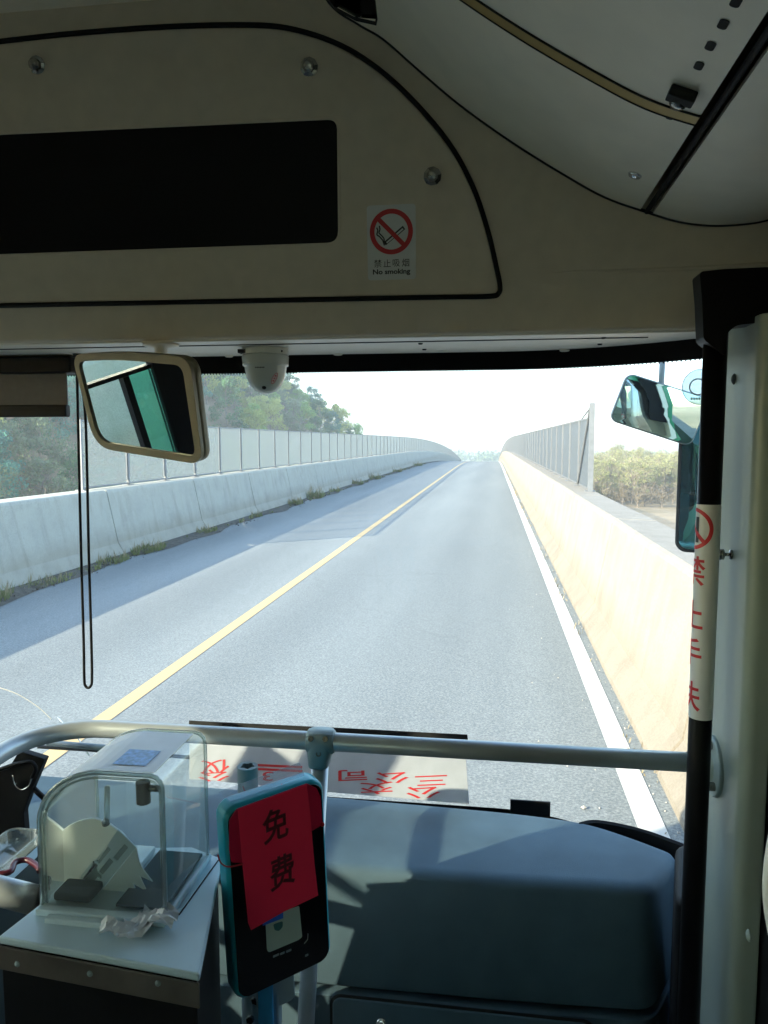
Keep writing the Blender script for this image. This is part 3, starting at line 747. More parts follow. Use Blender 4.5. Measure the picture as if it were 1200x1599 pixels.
mb = MB(); mb.rings([[HO + U3*a + HV*b + HN*.0036 for a, b in big], [HO + U3*a + HV*b + HN*.005 for a, b in [((p[0]+q[0])/2, (p[1]+q[1])/2) for p, q in zip(big, disp)]], [HO + U3*a + HV*b + HN*.0030 for a, b in disp]], caps=False)
mb.build('display_rim', M['plastic'], ap, smooth=True)
for x, y in ((60,103),(484,106),(676,276)):
    p = HP(x, y, .0035)
    MB().lathe(p, HN + Vector((0,0,-.15)), [(0,0),(.017,0),(.017,.002),(.011,.004),(.011,.013),(.007,.017),(0,.018)], 10).build('panel_bolt', M['screw'], bus, bevel=0)
# soft crease of the header at the right
mb = MB(); c_ = spline([Vector((*hp(x, y), 0)) for x, y in ((850,428),(900,424),(980,423),(1100,418),(1200,412))], 6)
mb.tube([HO + U3*p.x + HV*p.y - HN*.001 for p in c_], [.0008 + .0035*min(1, i/12) for i in range(len(c_))], 8); mb.build('header_crease', M['plastic'], bus, smooth=True)

# side cove (overhead duct) on the right, running back from the header
cp = [(430,-150),(470,-75),(515,5),(560,38),(600,62),(655,110),(720,165),(800,222),(880,272),(945,308),(1010,331),(1060,346),(1110,352),(1160,350),(1200,343),(1262,322)]
CP = spline([HP(x, y, .001) for x, y in cp], 6)
if CP[-1].x < .6: CP += [CP[-1] + Vector((.015, 0, .002)), Vector((max(.602, CP[-1].x+.03), CP[-1].y, CP[-1].z+.004))]
def cove_at(i, Y, lift=0):
    p = CP[i]; return Vector((p.x, Y, p.z))
nseam = 10*6
# inward normal of profile (towards the passenger)
def cnorm(i):
    t = CP[min(i+1, len(CP)-1)] - CP[max(i-1, 0)]; n = Vector((-t.z, 0, t.x)); n.normalize()
    return n if n.z < 0 else -n
YT = 1.085
def covepart(i0, i1, ya, yb, name, mt, off=0, th=.012):
    mb = MB(); rgs = []
    for i in range(i0, i1+1):
        n = cnorm(i)
        yy0 = ya if ya is not None else CP[i].y
        yl = [yy0, yb] if (yy0 - yb) < .5 else [yy0, yy0-.15, yy0-.5, yb]
        rgs.append([Vector((CP[i].x, y, CP[i].z)) + n*off for y in yl] + [Vector((CP[i].x, y, CP[i].z)) - n*(th-off) for y in reversed(yl)])
    mb.rings(rgs)
    o = mb.build(name, mt, bus); [setattr(p, 'use_smooth', True) for p in o.data.polygons]; o.data.set_sharp_from_angle(angle=R(50)); return o
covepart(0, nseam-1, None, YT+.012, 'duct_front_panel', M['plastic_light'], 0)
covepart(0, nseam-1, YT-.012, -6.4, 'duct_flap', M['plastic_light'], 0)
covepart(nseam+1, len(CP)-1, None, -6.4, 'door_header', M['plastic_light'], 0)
gs = covepart(0, nseam-1, YT+.012, YT-.012, 'trim_strip', M['gold'], .0015, .014)
covepart(0, nseam-1, YT+.0145, YT+.0122, 'trim_shadow', M['darkgap'], .0025, .014)
covepart(0, nseam-1, YT-.0122, YT-.0138, 'trim_shadow', M['darkgap'], .0025, .014)
mb = MB(); mb.tube([CP[nseam] + cnorm(nseam)*0, Vector((CP[nseam].x, -6.4, CP[nseam].z))], .0045, 8); mb.build('door_seam', M['black'], bus, smooth=True)
mb = MB(); mb.tube([p + HN*.001 for p in CP[6:-6]], .0028, 6); mb.build('duct_gasket', M['darkgap'], bus, smooth=True)
# point on the duct surface under a pixel
def on_cove(x, y):
    d = ray(x, y); best = None
    for i in range(len(CP)-1):
        a, b = CP[i], CP[i+1]; n = Vector((-(b.z-a.z), 0, b.x-a.x)); den = d.dot(n)
        if abs(den) < 1e-9: continue
        t = (a-EYE).dot(n)/den; q = EYE + d*t
        if t > 0 and min(a.x,b.x)-1e-5 <= q.x <= max(a.x,b.x)+1e-5 and min(a.z,b.z)-1e-4 <= q.z <= max(a.z,b.z)+1e-4: best = (q, cnorm(i)); break
    return best
for x, y in ((1047,181),(1092,102),(1110,71),(1130,37),(1150,2)):
    r = on_cove(x, y)
    if r:
        q, n = r; yv = Vector((0,1,0)); av = yv.cross(n)
        MB().prism(q + n*.0004, yv, n.cross(yv), n, rrect(-.0085,-.0052,.0085,.0052,.004,4), .0008).build('vent_slot', M['darkgap'], bus)
r = on_cove(992, 273)
if r: MB().lathe(r[0], r[1], [(0,.001),(.004,.001),(.0055,.003),(.010,.003),(.0115,.0),(0,0)], 18).build('grommet', M['chrome'], bus, smooth=True)
r = on_cove(1068, 142)
if r:
    q, n = r; yv = Vector((0,1,0)); a = n.cross(yv)
    lt = MB().fbox(q - yv*.011 - a*.017, yv, a, n, .020, .034, .014).build('duct_latch', M['darkgap'], bus, bevel=.002)
    MB().lathe(q + yv*.012 + n*.002, n, [(0,0),(.011,0),(.011,.010),(.008,.014),(0,.015)], 14).build('latch_knob', M['screw'], lt, smooth=True)
# black block standing in for the dark void where the grab pole meets the header
pts = [(1093,424),(1130,420),(1215,416),(1215,500),(1150,508),(1136,520),(1134,556),(1099,530),(1097,470)]
o_ = Vector((0,1.235,0)); mb = MB()
mb.prism(o_, U3, V3, Vector((0,1,0)), rpoly([(onY(x,y,1.235).x, onY(x,y,1.235).z) for x, y in pts], .006), .045); mb.build('dark_void_block', M['blackgloss'], bus, bevel=.006)

# windscreen: grid bowed in plan, with black band round it
def wsY(x, z): return 1.795 + (2.33-z)*.20 - bow(x)
def ws_sheet(mb, xa, xb, za, zb, lift, n=40, k=1):
    xsn = [xa + (xb-xa)*i/n for i in range(n+1)]; zs_ = [za + (zb-za)*j/k for j in range(k+1)]
    mb.add([(x, wsY(x, z)-lift, z) for z in zs_ for x in xsn], [(j*(n+1)+i, j*(n+1)+i+1, (j+1)*(n+1)+i+1, (j+1)*(n+1)+i) for j in range(k) for i in range(n)])
mb = MB(); ws_sheet(mb, X0, X1-.01, 1.02, 2.36, 0, 50, 1)
ws = mb.build('windscreen', M['glass'], bus, smooth=True, fixn=False)
# band (top) down to pixel row 579
ztop = 2.266
mb = MB(); ws_sheet(mb, X0, X1-.01, ztop, 2.36, .004, 60); mb.build('black_band', M['frit'], ws, smooth=True, fixn=False)
mb = MB(); ws_sheet(mb, X0, X1-.01, 1.02, 1.085, .004, 60); mb.build('black_band', M['frit'], ws, smooth=True, fixn=False)
for k_ in range(2):
    pass
mb = MB()
for i in range(230):
    x = -1.2 + i*.0075; y = wsY(x, ztop-.001)-.004
    mb.add([(x, y, ztop+.001), (x+.004, y, ztop+.001), (x+.003, y, ztop-.0028), (x+.001, y, ztop-.0028)], [(0,1,2,3)])
mb.build('dot_edge', M['frit'], ws, fixn=False)
# glued square pads at the glass foot
for (xa, ya, xb, yb) in ((797,1253,860,1270),):
    p = onY(xa, yb, wsY(.03,1.17)-.012); q = onY(xb, ya, wsY(.03,1.17)-.012)
    MB().box((p.x, p.y, p.z-.02), (q.x, p.y+.006, q.z)).build('glass_pad', M['black'], ws, bevel=.001)
p = onY(240,1205,wsY(-.7,1.2)-.02); q = onY(300,1188,wsY(-.7,1.2)-.02)
# exterior front of the bus under and round the glass
mb = MB(); mb.rings([[Vector((x, wsY(x,1.02)+o_y, z)) for o_y, z in ((.03,1.015),(.06,.35),(-.02,.35),(-.02,1.01))] for x in [X0-.05 + (X1-X0+.10)*i/40 for i in range(41)]])
mb.build('front_panel', M['greenpaint'], bus, smooth=False)
mb = MB(); mb.rings([[Vector((x, min(wsY(x,2.36)+o_y, 9), z)) for o_y, z in ((.02,2.34),(-.05,3.02),(-.14,3.02),(-.03,2.45))] for x in [X0-.05 + (X1-X0+.10)*i/40 for i in range(41)]])
mb.build('front_cap', M['greenpaint'], bus)
# left corner post, right rounded pillar trim
MB().box((X0-.05, 1.625, 1.02), (X0+.07, 1.80, 2.9)).build('corner_post', M['plastic_light'], bus, bevel=.02)
XP = .392
plan = rpoly([(XP, 1.43), (XP, 1.205), (.432, 1.205), (.432, 1.43)], [.004,.034,.004,.01], 8)
zt = onX(1140, 512, XP).z
MB().prism(Vector((0,0,.56)), U3, Vector((0,1,0)), V3, plan, zt-.56).build('pillar_trim', M['pillar'], bus, bevel=.006)
def on_pil(x, y, lift=0): q = onX(x, y, XP); q.x -= lift; return q
for x, y, r, mt in ((1147,592,.009,'hole'),(1170,1461,.009,'pillar')):
    MB().lathe(on_pil(x, y, -.0005), (-1,0,0), [(0,0),(r,0),(r,.0015),(r*.6,.004),(0,.0045)], 14).build('pillar_button', M[mt], bus, smooth=True)
q = on_pil(1143, 866); MB().lathe(q, (-1,0,0), [(0,0),(.008,0),(.008,.003),(.003,.004),(.003,.012),(.009,.013),(.009,.02),(0,.021)], 14).build('pillar_knob', M['screw'], bus, smooth=True)
# dark door edge behind the pillar
MB().box((.575, -.9, .56), (.60, 1.17, 2.6)).build('door_panel', M['blackgloss'], bus)
MB().box((.434, 1.10, .56), (.574, 1.43, zt+.02)).build('door_post', M['black'], bus, bevel=.01)
hpnts = spline([onY(x, y, 1.0) for x, y in ((1235,1240),(1217,1300),(1206,1390),(1217,1470),(1235,1530))], 8)
dh = MB().tube(hpnts, .012, 12).build('door_handle', M['ledge'], bus, smooth=True)

# dashboard
ZD = 1.16
near = [(-1.95, 1.545), (-.60, 1.560), (.10, 1.570), (.345, 1.580)]
far = [(.400, 1.655), (.437, 1.738), (.36, 1.795), (.252, 1.861), (.10, 1.884), (-.043, 1.893), (-.6, 1.915), (-1.95, 1.925)]
outl = rpoly(near + far, [.01,.1,.1,.035,.04,.03,.05,.08,.1,.1,.1,.01], 6)
def ring(dz, ins, dyn):      # inset ring along the outline's own normals, near edge pushed out by dyn
    out = []; m = len(outl)
    for i, (a, b) in enumerate(outl):
        t = Vector(outl[(i+2) % m]) - Vector(outl[i-2]); t.normalize(); nn = Vector((-t.y, t.x))
        if nn.dot(Vector((-.6-a, 1.74-b))) < 0 and abs(a) < 1.9: nn = -nn
        k = max(0, min(1, (1.75-b)/.2))
        out.append(Vector((a + nn.x*ins, b + nn.y*ins - dyn*k, ZD+dz)))
    return out
mb = MB(); mb.rings([ring(0,.030,0), ring(-.002,.018,0), ring(-.007,.008,0), ring(-.016,.001,0), ring(-.026,-.001,0), ring(-.235,-.001,.055), ring(-.243,.002,.052), ring(-.246,.008,.046)])
dash = mb.build('dashboard', M['dash'], bus); [setattr(p, 'use_smooth', True) for p in dash.data.polygons]; dash.data.set_sharp_from_angle(angle=R(60))
mb = MB(); mb.rings([ring(-.247,.012,.045), ring(-.252,.012,.045)]); mb.build('dash_seam', M['darkgap'], dash)
mb = MB(); mb.rings([ring(-.253,.001,.060), ring(-.256,-.003,.064), ring(-.60,-.003,.064)]); lo = mb.build('dash_lower_panel', M['dash'], dash, smooth=False, bevel=.004)
YL = 1.58-.064-.003
# inset glove panel
o_ = Vector((0, 1.494, 0)); NL = Vector((0,-1,0))
g0 = onY(520,1552,1.494); g1 = onY(925,1599,1.494)
gp = rrect(g0.x, g0.z-.30, g1.x, g0.z-.004, .02)
mb = MB().prism(o_, U3, V3, NL, gp, .006); gl_ = mb.build('glove_panel', M['dash'], dash, bevel=.003)
g3 = [(a*1.0, b) for a, b in rrect(g0.x-.006, g0.z-.306, g1.x+.006, g0.z+.002, .024)]
MB().prism(o_ , U3, V3, NL, g3, .0022).build('panel_gap', M['darkgap'], dash)
q = onY(596,1598,1.486); MB().lathe(q, (0,-1,.3), [(0,0),(.012,0),(.012,.003),(.008,.006),(.003,.0062),(0,.004)], 16).build('panel_screw', M['chrome'], dash, smooth=True)
# black corner cover right of dash, and the rubber along the glass foot
cplan = rpoly([(.372,1.42),(.55,1.42),(.55,1.62),(.372,1.62)], .02)
zc = onY(1110,1398,1.43).z
MB().prism(Vector((0,0,.56)), U3, Vector((0,1,0)), V3, rpoly([(.350,1.40),(.47,1.40),(.53,1.62),(.40,1.62)], .03), zc-.56).build('side_cover', M['black'], bus, bevel=.025, seg=4)
kp = spline([onZ(x, y, 1.155) for x, y in ((905,1291),(935,1287),(1000,1300),(1062,1322),(1116,1344),(1150,1360))], 5)
mb = MB(); mb.rings([[p + Vector((0,.002,-.10)), p + Vector((0,.002,.002)), p + Vector((0,.010,.006)), p + Vector((0,.014,-.10))] for p in kp]); mb.build('glass_rubber', M['black'], ws, smooth=False)
# seat and steering wheel of the driver, left of the picture
MB().box((-1.965, -.16, .56), (-.92, -.13, 1.72)).build('sun_block_partition', M['dashdark'], bus, bevel=.01)  # unseen partition, added to block sun from the side window behind the driver
MB().box((.50, 1.435, 2.0), (.578, 1.60, 2.92)).build('corner_lining', M['black'], bus)
MB().box((-1.97, -6.4, .56), (-1.90, 1.5, .9)).build('side_ledge', M['plastic'], bus)

def seat(x, y):
    t = thing('driver_seat', (x, y, .56), 'dark blue sprung driver seat behind the wheel', 'seat')
    MB().box((x-.25, y-.25, 1.0), (x+.25, y+.25, 1.12)).build('cushion', M['seatfab'], t, bevel=.04, seg=4)
    mb = MB(); mb.prism(Vector((x, y-.27, 1.08)), U3, Vector((0,-.12,1)).normalized(), Vector((0,1,.12)).normalized(), rrect(-.25,0,.25,.62,.08), .1); mb.build('backrest', M['seatfab'], t, bevel=.03, seg=3)
    mb = MB(); mb.prism(Vector((x, y-.35, 1.72)), U3, V3, Vector((0,1,0)), rrect(-.13,0,.13,.19,.06), .08); mb.build('headrest', M['seatfab'], t, bevel=.03, seg=3)
    MB().box((x-.15, y-.18, .56), (x+.15, y+.18, .998)).build('pedestal', M['black'], t, bevel=.02)
seat(-1.38, .38)
t = t_wheel = thing('steering_wheel', (-1.38, .9, 1.3), 'large black steering wheel on its column in front of the driver seat', 'steering wheel')
wc = Vector((-1.38, .88, 1.36)); wn_ = Vector((0, -.50, .87)).normalized(); wa = Vector((1,0,0)); wb = wn_.cross(wa)
MB().tube([wc + wa*.22*math.cos(k*math.pi/20) + wb*.22*math.sin(k*math.pi/20) for k in range(40)], .015, 10, loop=True, caps=False).build('rim', M['black'], t, smooth=True)
mb = MB(); mb.lathe(wc - wn_*.05, wn_, [(0,0),(.07,0),(.075,.03),(.05,.05),(0,.052)], 20); mb.build('hub', M['black'], t, smooth=True)
for a in (0, 120, 240):
    d = wa*math.cos(R(a-90)) + wb*math.sin(R(a-90)); MB().tube([wc - wn_*.02 + d*.06, wc + d*.212], .012, 8).build('spoke', M['black'], t, smooth=True)
MB().tube([wc - wn_*.05, wc + Vector((0,.35,-.25)), wc + Vector((0,.64,-.5))], .03, 10).build('column', M['black'], t, smooth=True)
# the driver, seated outside the left edge of the picture (his shadow falls on the dashboard)
def skinned(name, pts, edges, mt, par, off):
    import bmesh
    me = bpy.data.meshes.new(name); bm = bmesh.new(); lay = bm.verts.layers.skin.verify(); vs_ = []
    for k, (p, r) in enumerate(pts):
        v = bm.verts.new(Vector(p) - off); v[lay].radius = r if isinstance(r, tuple) else (r, r); v[lay].use_root = (k == 0); vs_.append(v)
    for a, b in edges: bm.edges.new((vs_[a], vs_[b]))
    bm.to_mesh(me); bm.free(); me.materials.append(mt)
    o = bpy.data.objects.new(name, me); COL.objects.link(o); o.parent = par
    k = o.modifiers.new('skin', 'SKIN'); k.use_smooth_shade = True
    q = o.modifiers.new('sub', 'SUBSURF'); q.levels = 2; q.render_levels = 2
    return o
dx, dy = -1.38, .44
M['skin'] = mat('skin', (.42,.26,.18), .5, 0, .06, 20); M['shirt'] = mat('shirt_cloth', (.10,.12,.17), .85, 0, .1, 30, .3, 500); M['hair'] = mat('dark_hair', (.012,.01,.009), .7, 0, .2, 60, .5, 300)
pr = thing('person', (dx, dy, .56), 'seated driver in a dark blue shirt holding the steering wheel', 'person')
off = Vector((dx, dy, .56))
P_ = [((dx,dy-.08,1.20),(.17,.12)), ((dx,dy-.10,1.36),(.155,.115)), ((dx,dy-.09,1.52),(.175,.11)), ((dx,dy-.06,1.63),(.10,.07)), ((dx,dy-.04,1.70),(.055,.055)), ((dx,dy-.015,1.77),(.07,.08)), ((dx,dy-.015,1.84),(.082,.098)), ((dx,dy-.02,1.91),(.07,.085))]
E_ = [(0,1),(1,2),(2,3),(3,4),(4,5),(5,6),(6,7)]
for sg in (-1, 1):
    b0_ = len(P_)
    P_ += [((dx+sg*.17,dy-.07,1.59),.065), ((dx+sg*.25,dy+.08,1.40),.048), ((dx+sg*.235,dy+.20,1.32),.042), ((dx+sg*.215,dy+.36,1.38),.028), ((dx+sg*.21,dy+.42,1.40),(.035,.02))]
    E_ += [(2,b0_),(b0_,b0_+1),(b0_+1,b0_+2),(b0_+2,b0_+3),(b0_+3,b0_+4)]
    b1_ = len(P_)
    P_ += [((dx+sg*.10,dy+.02,1.18),.088), ((dx+sg*.14,dy+.38,1.20),.062), ((dx+sg*.14,dy+.42,1.05),.055), ((dx+sg*.14,dy+.40,.80),.038), ((dx+sg*.14,dy+.42,.72),.036), ((dx+sg*.14,dy+.53,.70),.032)]
    E_ += [(0,b1_),(b1_,b1_+1),(b1_+1,b1_+2),(b1_+2,b1_+3),(b1_+3,b1_+4),(b1_+4,b1_+5)]
body_ = skinned('body', P_, E_, M['skin'], pr, off)
body_.data.materials.clear(); body_.data.materials.append(M['skin'])
# shirt over the trunk and upper arms, trousers over the legs
Ps = [((dx,dy-.08,1.17),(.185,.135)), ((dx,dy-.10,1.36),(.17,.128)), ((dx,dy-.09,1.53),(.19,.122)), ((dx,dy-.062,1.62),(.11,.085))]; Es = [(0,1),(1,2),(2,3)]
for sg in (-1, 1):
    b0_ = len(Ps); Ps += [((dx+sg*.17,dy-.07,1.59),.075), ((dx+sg*.25,dy+.08,1.40),.058), ((dx+sg*.235,dy+.20,1.32),.05), ((dx+sg*.219,dy+.32,1.365),.038)]; Es += [(2,b0_),(b0_,b0_+1),(b0_+1,b0_+2),(b0_+2,b0_+3)]
skinned('shirt', Ps, Es, M['shirt'], pr, off)
Pt = [((dx,dy-.07,1.17),(.16,.125))]; Et = []
for sg in (-1, 1):
    b1_ = len(Pt); Pt += [((dx+sg*.10,dy+.02,1.18),.098), ((dx+sg*.14,dy+.38,1.20),.072), ((dx+sg*.14,dy+.42,1.05),.066), ((dx+sg*.14,dy+.40,.80),.05)]; Et += [(0,b1_),(b1_,b1_+1),(b1_+1,b1_+2),(b1_+2,b1_+3)]
skinned('trousers', Pt, Et, M['dashdark'], pr, off)
hc = Vector((dx, dy-.03, 1.865)); mb = MB()
rgs = []
for i in range(9):
    th = math.pi*.5*i/8 + .02
    rgs.append([hc + Vector((.094*math.sin(th)*math.cos(a), .112*math.sin(th)*math.sin(a) - .006, .095*math.cos(th) - (.06 if math.sin(a) < -.2 else .0)*(i/8)**2)) for a in [2*math.pi*k/20 for k in range(20)]])
mb.rings(rgs, caps=False); mb.build('hair', M['hair'], pr, smooth=True)
for sg in (-1, 1):
    MB().sphere((dx+sg*.032, dy+.076, 1.845), .012, 10, 6).build('eye', M['white'], pr, smooth=True)
    MB().sphere((dx+sg*.084, dy-.02, 1.84), .028, 10, 8, (.35,.7,1)).build('ear', M['skin'], pr, smooth=True)
    for f in range(4):      # fingers closed round the rim
        c0 = Vector((dx+sg*.20, dy+.405+.016*f, 1.372+.012*f)); MB().tube([c0 + Vector((sg*.015,-.01,.03)), c0 + Vector((sg*.03,.0,.015)), c0 + Vector((sg*.030,0,-.008)), c0 + Vector((sg*.012,.004,-.022))], [.009,.0088,.008,.006], 8).build('finger', M['skin'], pr, smooth=True)
    c0 = Vector((dx+sg*.19, dy+.40, 1.395)); MB().tube([c0, c0 + Vector((-sg*.02,.03,.015)), c0 + Vector((-sg*.018,.055,.01))], [.011,.010,.007], 8).build('thumb', M['skin'], pr, smooth=True)
MB().sphere((dx, dy+.092, 1.815), .017, 10, 8, (.8,1,1.3)).build('nose', M['skin'], pr, smooth=True)
MB().sphere((dx, dy+.078, 1.775), .022, 10, 6, (1,.35,.28)).build('mouth', mat('lips', (.35,.14,.11), .5), pr, smooth=True)

# ================================================================== things in the cab
# no smoking sticker
def decal(name, poly, mt, par, o, u, v, n, lift, th=.0003): return MB().prism(o + n*lift, u, v, n, poly, th).build(name, mt, par)
sc_ = (Vector(HP(574,324,.0035)) + HP(651,322,.0035) + HP(650,434,.0035) + HP(574,435,.0035))/4
sw, sh_ = .0938, .137
st = thing('no_smoking_sticker', sc_, 'small white no smoking sticker with red ring on the header panel', 'sticker')
decal('sheet', rrect(-sw/2,-sh_/2,sw/2,sh_/2,.006), M['white'], st, sc_, U3, HV, HN, .0002, .0006)
def ringpoly(mb, o, u, v, n, c, ro, ri, lift, th=.0003, k=48):
    A = [(c[0]+ro*math.cos(2*math.pi*i/k), c[1]+ro*math.sin(2*math.pi*i/k)) for i in range(k)]
    B = [(c[0]+ri*math.cos(2*math.pi*i/k), c[1]+ri*math.sin(2*math.pi*i/k)) for i in range(k)]
    mb.prism(o + n*lift, u, v, n, A, th, [B])
def bar(p, q, w):
    p = Vector(p); q = Vector(q); t = (q-p).normalized(); nn = Vector((-t.y, t.x))*w/2
    return [tuple(p+nn), tuple(p-nn), tuple(q-nn), tuple(q+nn)]
S_ = sw/575.0    # sticker drawn in the zoomed pixel units (575 wide)
def SP(x, y): return ((x-543)*S_, (595-y)*S_*.985)
mb = MB(); ringpoly(mb, sc_, U3, HV, HN, SP(543,472), 255*S_, 200*S_, .0009)
mb.prism(sc_ + HN*.00125, U3, HV, HN, bar(SP(385,318), SP(705,640), 52*S_), .0003); mb.build('prohibition_ring', M['red'], st)
mb = MB()
mb.prism(sc_ + HN*.0009, U3, HV, HN, [SP(450,590),SP(680,410),SP(708,450),SP(475,625)], .0003, [[SP(480,588),SP(676,436),SP(688,452),SP(492,604)]])
for pl in (((460,625),(440,565),(405,525),(370,500),(385,450),(370,420)), ((462,600),(455,545),(430,515),(395,480),(410,440),(402,400))):
    for a, b_ in zip(pl, pl[1:]): mb.prism(sc_ + HN*.0009, U3, HV, HN, bar(SP(*a), SP(*b_), 15*S_), .0003)
mb.build('cigarette', M['ink'], st)
for k, ch in enumerate('禁止吸烟'):
    p = SP(378+110*k, 830); text(ch, 92*S_*1.05, sc_ + U3*p[0] + HV*p[1], U3, HV, HN, M['ink'], st, 'lettering', bold=0, lift=.0009)
p = SP(540, 935); text('No smoking', 78*S_, sc_ + U3*p[0] + HV*p[1], U3, HV, HN, M['ink'], st, 'lettering', sx=1.16, bold=.0004, lift=.0009)

# dome camera
cc_ = onZ(415, 549, 2.303); cc_.y = 1.64; cc_.x = onY(415,560,1.64).x
dc = thing('dome_camera', cc_, 'white dome security camera hanging under the windscreen header', 'camera')
D = Vector((0,0,-1))
MB().lathe(cc_, D, [(0,0),(.050,0),(.051,.004),(.051,.013),(0,.013)], 40).build('mount_ring', M['cam'], dc, smooth=False)
MB().lathe(cc_ + D*.0135, D, [(0,0),(.049,0),(.0515,.003),(.0505,.020),(.0500,.0235),(.047,.0245),(.046,.026),(.0445,.036),(.041,.052),(.034,.066),(.024,.077),(.012,.083),(0,.0845)], 40).build('dome', M['camdome'], dc, smooth=True)
vw = (EYE - cc_); vw.z = 0; vw.normalize(); sd = V3.cross(vw)
def ondome(dx, h):    # point on dome surface seen from the cab
    prof_ = [(.0135+.026,.046),(.0135+.036,.0445),(.0135+.052,.041),(.0135+.066,.034),(.0135+.077,.024),(.0135+.083,.012)]
    for (h0, r0), (h1, r1) in zip(prof_, prof_[1:]):
        if h0 <= h <= h1: r = r0 + (r1-r0)*(h-h0)/(h1-h0); sl2 = (r0-r1)/(h1-h0); break
    else: r, sl2 = .045, .1
    f = math.sqrt(max(0, r*r-dx*dx)); n = (vw*f + sd*dx).normalized() + Vector((0,0,-sl2)); n.normalize()
    return cc_ + vw*f + sd*dx + D*h, n
q, n = ondome(-.004, .086); MB().lathe(q, n, [(0,-.001),(.005,-.001),(.0045,.001),(0,.0012)], 14).build('lens', M['blackgloss'], dc, smooth=True)
q, n = ondome(.018, .066); aa = n.cross(Vector((.35,0,1))).normalized(); bb_ = n.cross(aa)
mb = MB(); el = [(.0055*math.cos(k*math.pi/10), .0135*math.sin(k*math.pi/10)) for k in range(20)]; mb.prism(q + n*.0006, aa, bb_, n, el, .0005); mb.build('oval_sticker', M['white'], dc)
mb = MB(); mb.prism(q + n*.0012, aa, bb_, n, el, .0003, [[(a*.78,b*.9) for a,b in el]])
for k in (-1,0,1): mb.prism(q + n*.0012, aa, bb_, n, rrect(-.002, k*.006-.0018, .002, k*.006+.0018, .0008, 2), .0003)
mb.build('oval_sticker_print', M['red'], dc)
mb = MB()
for k in range(6):
    q, n = ondome(-.021+.0034*k, .044); aa = V3.cross(n).normalized(); mb.prism(q + n*.0004, aa, n.cross(aa), n, rrect(-.0013,-.0013,.0013,.0013,.0004,2), .0003)
mb.build('printed_marks', M['ink'], dc)
MB().box((cc_.x-.0495, cc_.y-.012, cc_.z-.012), (cc_.x-.033, cc_.y-.042, cc_.z-.004)).build('cable_notch', M['darkgap'], dc)
q = cc_ + sd*.035 + vw*.0375 + D*.008; MB().lathe(q, vw, [(0,-.002),(.0022,-.002),(.0022,.001),(0,.0011)], 10).build('mount_screw', M['ink'], dc)

# interior mirror
mc = Vector((-.6964, 1.42, 2.1674)); mw = Vector((.9479,-.3102,-.0729)).normalized(); mu_ = Vector((.0091,-.2021,.9793)); mu_ = (mu_ - mw*mu_.dot(mw)).normalized(); mn = mw.cross(mu_)
W_, H_ = .3123, .2062
im = thing('interior_mirror', mc, 'wide bronze framed rear view mirror hanging beside the blind', 'mirror')
body = rpoly([(-W_/2-.001, H_/2-.004), (-W_*.1, H_/2+.004), (W_/2-.008, H_/2-.002), (W_/2, -H_/2), (-W_/2+.030, -H_/2+.012)], [.03,.1,.035,.035,.05], 8)
frm = rpoly([(a, b) for a, b in [(-W_/2+.013, H_/2-.018), (-W_*.1, H_/2-.011), (W_/2-.028, H_/2-.018), (W_/2-.016, -H_/2+.015), (-W_/2+.042, -H_/2+.026)]], [.018,.1,.02,.02,.035], 8)
MB().prism(mc - mn*.030, mw, mu_, mn, body, .0215).build('housing', M['mirrorframe'], im, bevel=.007, seg=3)
MB().prism(mc - mn*.008, mw, mu_, mn, body, .009, [frm]).build('frame', M['mirrorframe'], im)
MB().prism(mc - mn*.0075, mw, mu_, mn, frm, .004).build('mirror_glass', M['mirror'], im)
q = onZ(250, 549, 2.302); q.y = 1.53; q.x = onY(252,549,1.53).x
MB().lathe(Vector((q.x,q.y,2.303)), D, [(0,0),(.038,0),(.036,.004),(.014,.008),(.012,.03),(0,.031)], 24).build('mount', M['ledge'], im, smooth=True)
MB().tube([Vector((q.x,q.y,2.275)), mc - mn*.03 + mu_*.05], .010, 10).build('stalk', M['ledge'], im, smooth=True)

# roller blind at the left
bd = thing('roller_blind', (onY(50,600,1.70).x, 1.70, 2.2), 'half lowered grey roller blind in a black cassette at the top left', 'blind')
a = onY(104,582,1.70); b_ = onY(104,632,1.70); c_ = onY(107,651,1.70); tp_ = onY(118,549,1.70)
MB().box((-1.93, 1.675, a.z-.002), (tp_.x, 1.735, 2.30)).build('cassette', M['blackgloss'], bd, bevel=.004)
MB().box((-1.90, 1.70, b_.z), (a.x, 1.703, a.z)).build('fabric', M['blind'], bd)
MB().box((-1.905, 1.690, c_.z), (c_.x, 1.712, b_.z)).build('bottom_bar', M['black'], bd, bevel=.004)
cs = [onY(x, y, 1.675) for x, y in ((119,556),(121,600),(123,690),(127,860),(131,1000),(132,1060),(134,1071),(138,1074),(142,1071),(144,1060),(143,1000),(139,860),(136,720),(133,640),(124,556))]
MB().tube(spline(cs, 4), .0033, 8).build('cord', M['black'], bd, smooth=True)
MB().lathe(onY(122,552,1.675), (0,0,-1), [(0,0),(.012,0),(.012,.008),(0,.009)], 12).build('cord_guide', M['black'], bd)

